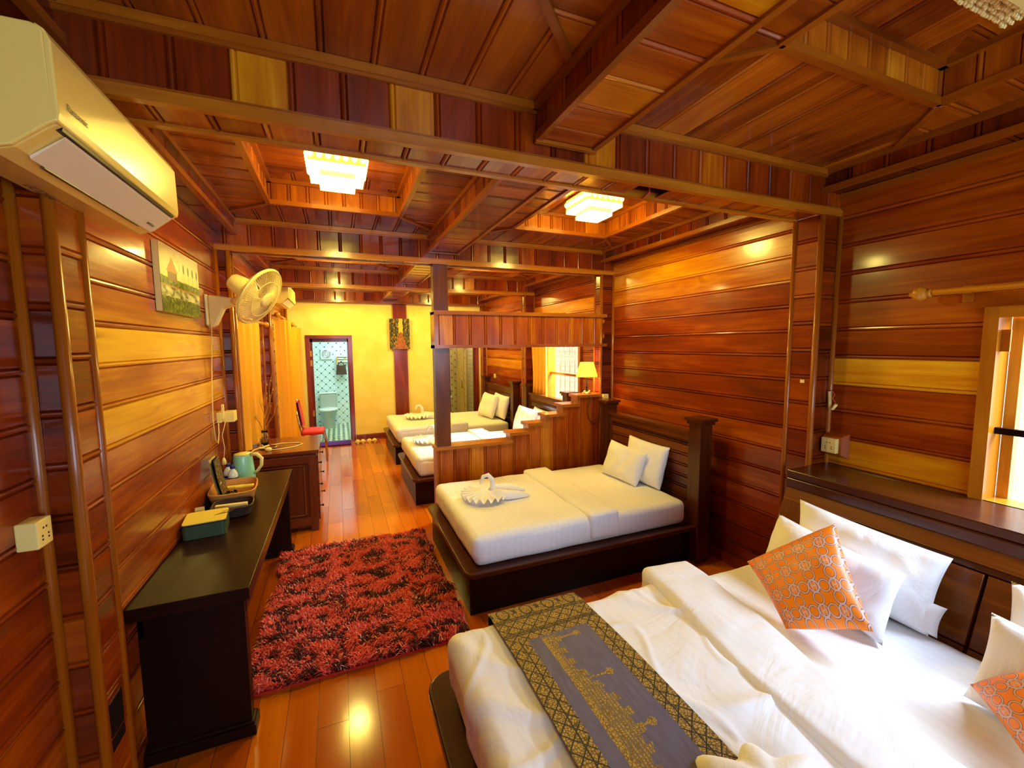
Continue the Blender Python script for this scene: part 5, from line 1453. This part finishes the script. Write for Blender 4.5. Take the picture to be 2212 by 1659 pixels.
# ------------------------------------------------------------------ on the dresser
t = thing('twig_vase', 'slim glass jar of dry budding twigs on the dresser', 'vase', (-.70, 4.74, .78))
b = MB(); b.lathe((-.70, 4.74, .78), [(.034, 0), (.036, .02), (.030, .09), (.026, .12), (.03, .15), (.028, .15), (.024, .12), (.028, .09), (.033, .02), (0, .005)], 20); b.build('jar', 'glass', t)
rx = random.Random(4)
for (tx, ty, tz) in ((.09, .02, .68), (.05, -.04, .62), (.15, .03, .46), (-.02, .03, .50), (.10, -.02, .55), (-.10, .0, .36)):
    b = MB(); pts = [(-.70, 4.74, .80), (-.70+tx*.1, 4.74+ty*.1, .80+tz*.35), (-.70+tx*.5+.012, 4.74+ty*.5, .80+tz*.6), (-.70+tx*.8-.01, 4.74+ty*.8, .80+tz*.8), (-.70+tx, 4.74+ty, .80+tz)]
    b.tube(pts, [.0045, .004, .0038, .003, .002], 5)
    tw_ = b.build('twig', 'twig', t)
    b = MB()
    for k in range(4):
        p = Vector(pts[2]).lerp(Vector(pts[4]), rx.random()); b.lathe(p, [(0, -.012), (.006, 0), (0, .014)], 6, (rx.uniform(-1, 1), rx.uniform(-1, 1), rx.random()))
    b.build('bud', 'leaf', tw_)
b = MB(); b.lathe((-.66, 4.60, .78), [(.05, 0), (.07, .008), (.085, .012), (.08, .014), (.05, .006), (0, .005)], 24); tag(b.build('saucer', 'steel'), 'thin pale dish beside the twig jar on the dresser', 'dish')
t = thing('extension_cable', 'cream cable looped over the dresser top ending in a plug', 'cable', (-.5, 4.6, .78))
b = MB(); b.tube([(-.78, 4.40, .785), (-.76, 4.52, .79), (-.68, 4.66, .79), (-.55, 4.74, .786), (-.42, 4.72, .785), (-.36, 4.64, .785), (-.42, 4.54, .785), (-.54, 4.48, .786), (-.62, 4.46, .79)], .005, 8); b.build('cord', 'white', t)
b = MB(); b.lathe((-.62, 4.46, .795), [(.01, -.01), (.02, .0), (.02, .03), (.006, .045)], 10, (-1, .1, .1)); b.build('plug', 'white', t)

# ------------------------------------------------------------------ chair, mat, slippers
t = thing('banquet_chair', 'red padded chair with thin metal legs by the far curtains', 'chair', (-.44, 7.15, 0))
b = MB(); rbox(b, (-.56, 6.95, .42), (-.24, 7.36, .48), .028, (12, 12, 4)); b.build('seat', 'red', t)
b = MB(); b.sm = True
def cb(u, v, o_=0): return (-.55-.06*v+o_, 6.97+.37*u*(1) if True else 0, .52+.40*v)
b.grid(lambda u, v: (-.55-.06*v, 6.97+.02*v+u*(.37-.04*v), .54+.38*v), 6, 6); b.grid(lambda u, v: (-.52-.06*v, 7.34-.02*v-u*(.37-.04*v), .54+.38*v), 6, 6)
b.grid(lambda u, v: (-.61+.03*u, 6.99+v*.33, .92), 2, 6); b.build('backrest', 'red', t)
for yy in (6.98, 7.33):
    b = MB(); b.tube([(-.26, yy, .43), (-.235, yy, .40), (-.215, yy, .0)], .011, 8); b.build('leg', 'steel', t)
    b = MB(); b.tube([(-.625, yy, .93), (-.565, yy, .54), (-.54, yy, .42), (-.58, yy, .0)], .011, 8); b.build('leg', 'steel', t)
b = MB(); rbox(b, (-.42, 7.94, .004), (.16, 8.29, .03), .012, (10, 8, 3)); tag(b.build('bath_mat', 'purple'), 'purple mat on the floor before the bathroom doorway', 'mat')
for i, (x, y) in enumerate(((.27, 8.1), (.36, 8.1), (.47, 8.1), (.56, 8.1))):
    lab = ('cream slipper nearest the purple mat', 'second cream slipper from the purple mat', 'third cream slipper from the purple mat', 'cream slipper farthest from the purple mat')[i]
    t = thing('slipper', lab, 'slipper', (x, y, 0), 'cream slippers by the doorway')
    b = MB(); b.sm = True
    b.grid(lambda u, v, x=x, y=y: (x+.042*math.cos(u*2*math.pi)*(1 if v > 0 else .001), y+.115*math.sin(u*2*math.pi)*(1 if v > 0 else .001), .022 if v < .7 else .002), 20, 2); b.build('sole', 'slip', t)
    b = MB(); b.sm = True
    b.grid(lambda u, v, x=x, y=y: (x+.043*math.cos(u*math.pi), y-.11+v*.11, .012+.045*math.sin(u*math.pi)*(.5+.5*v)), 10, 4); b.build('strap', 'slip', t)
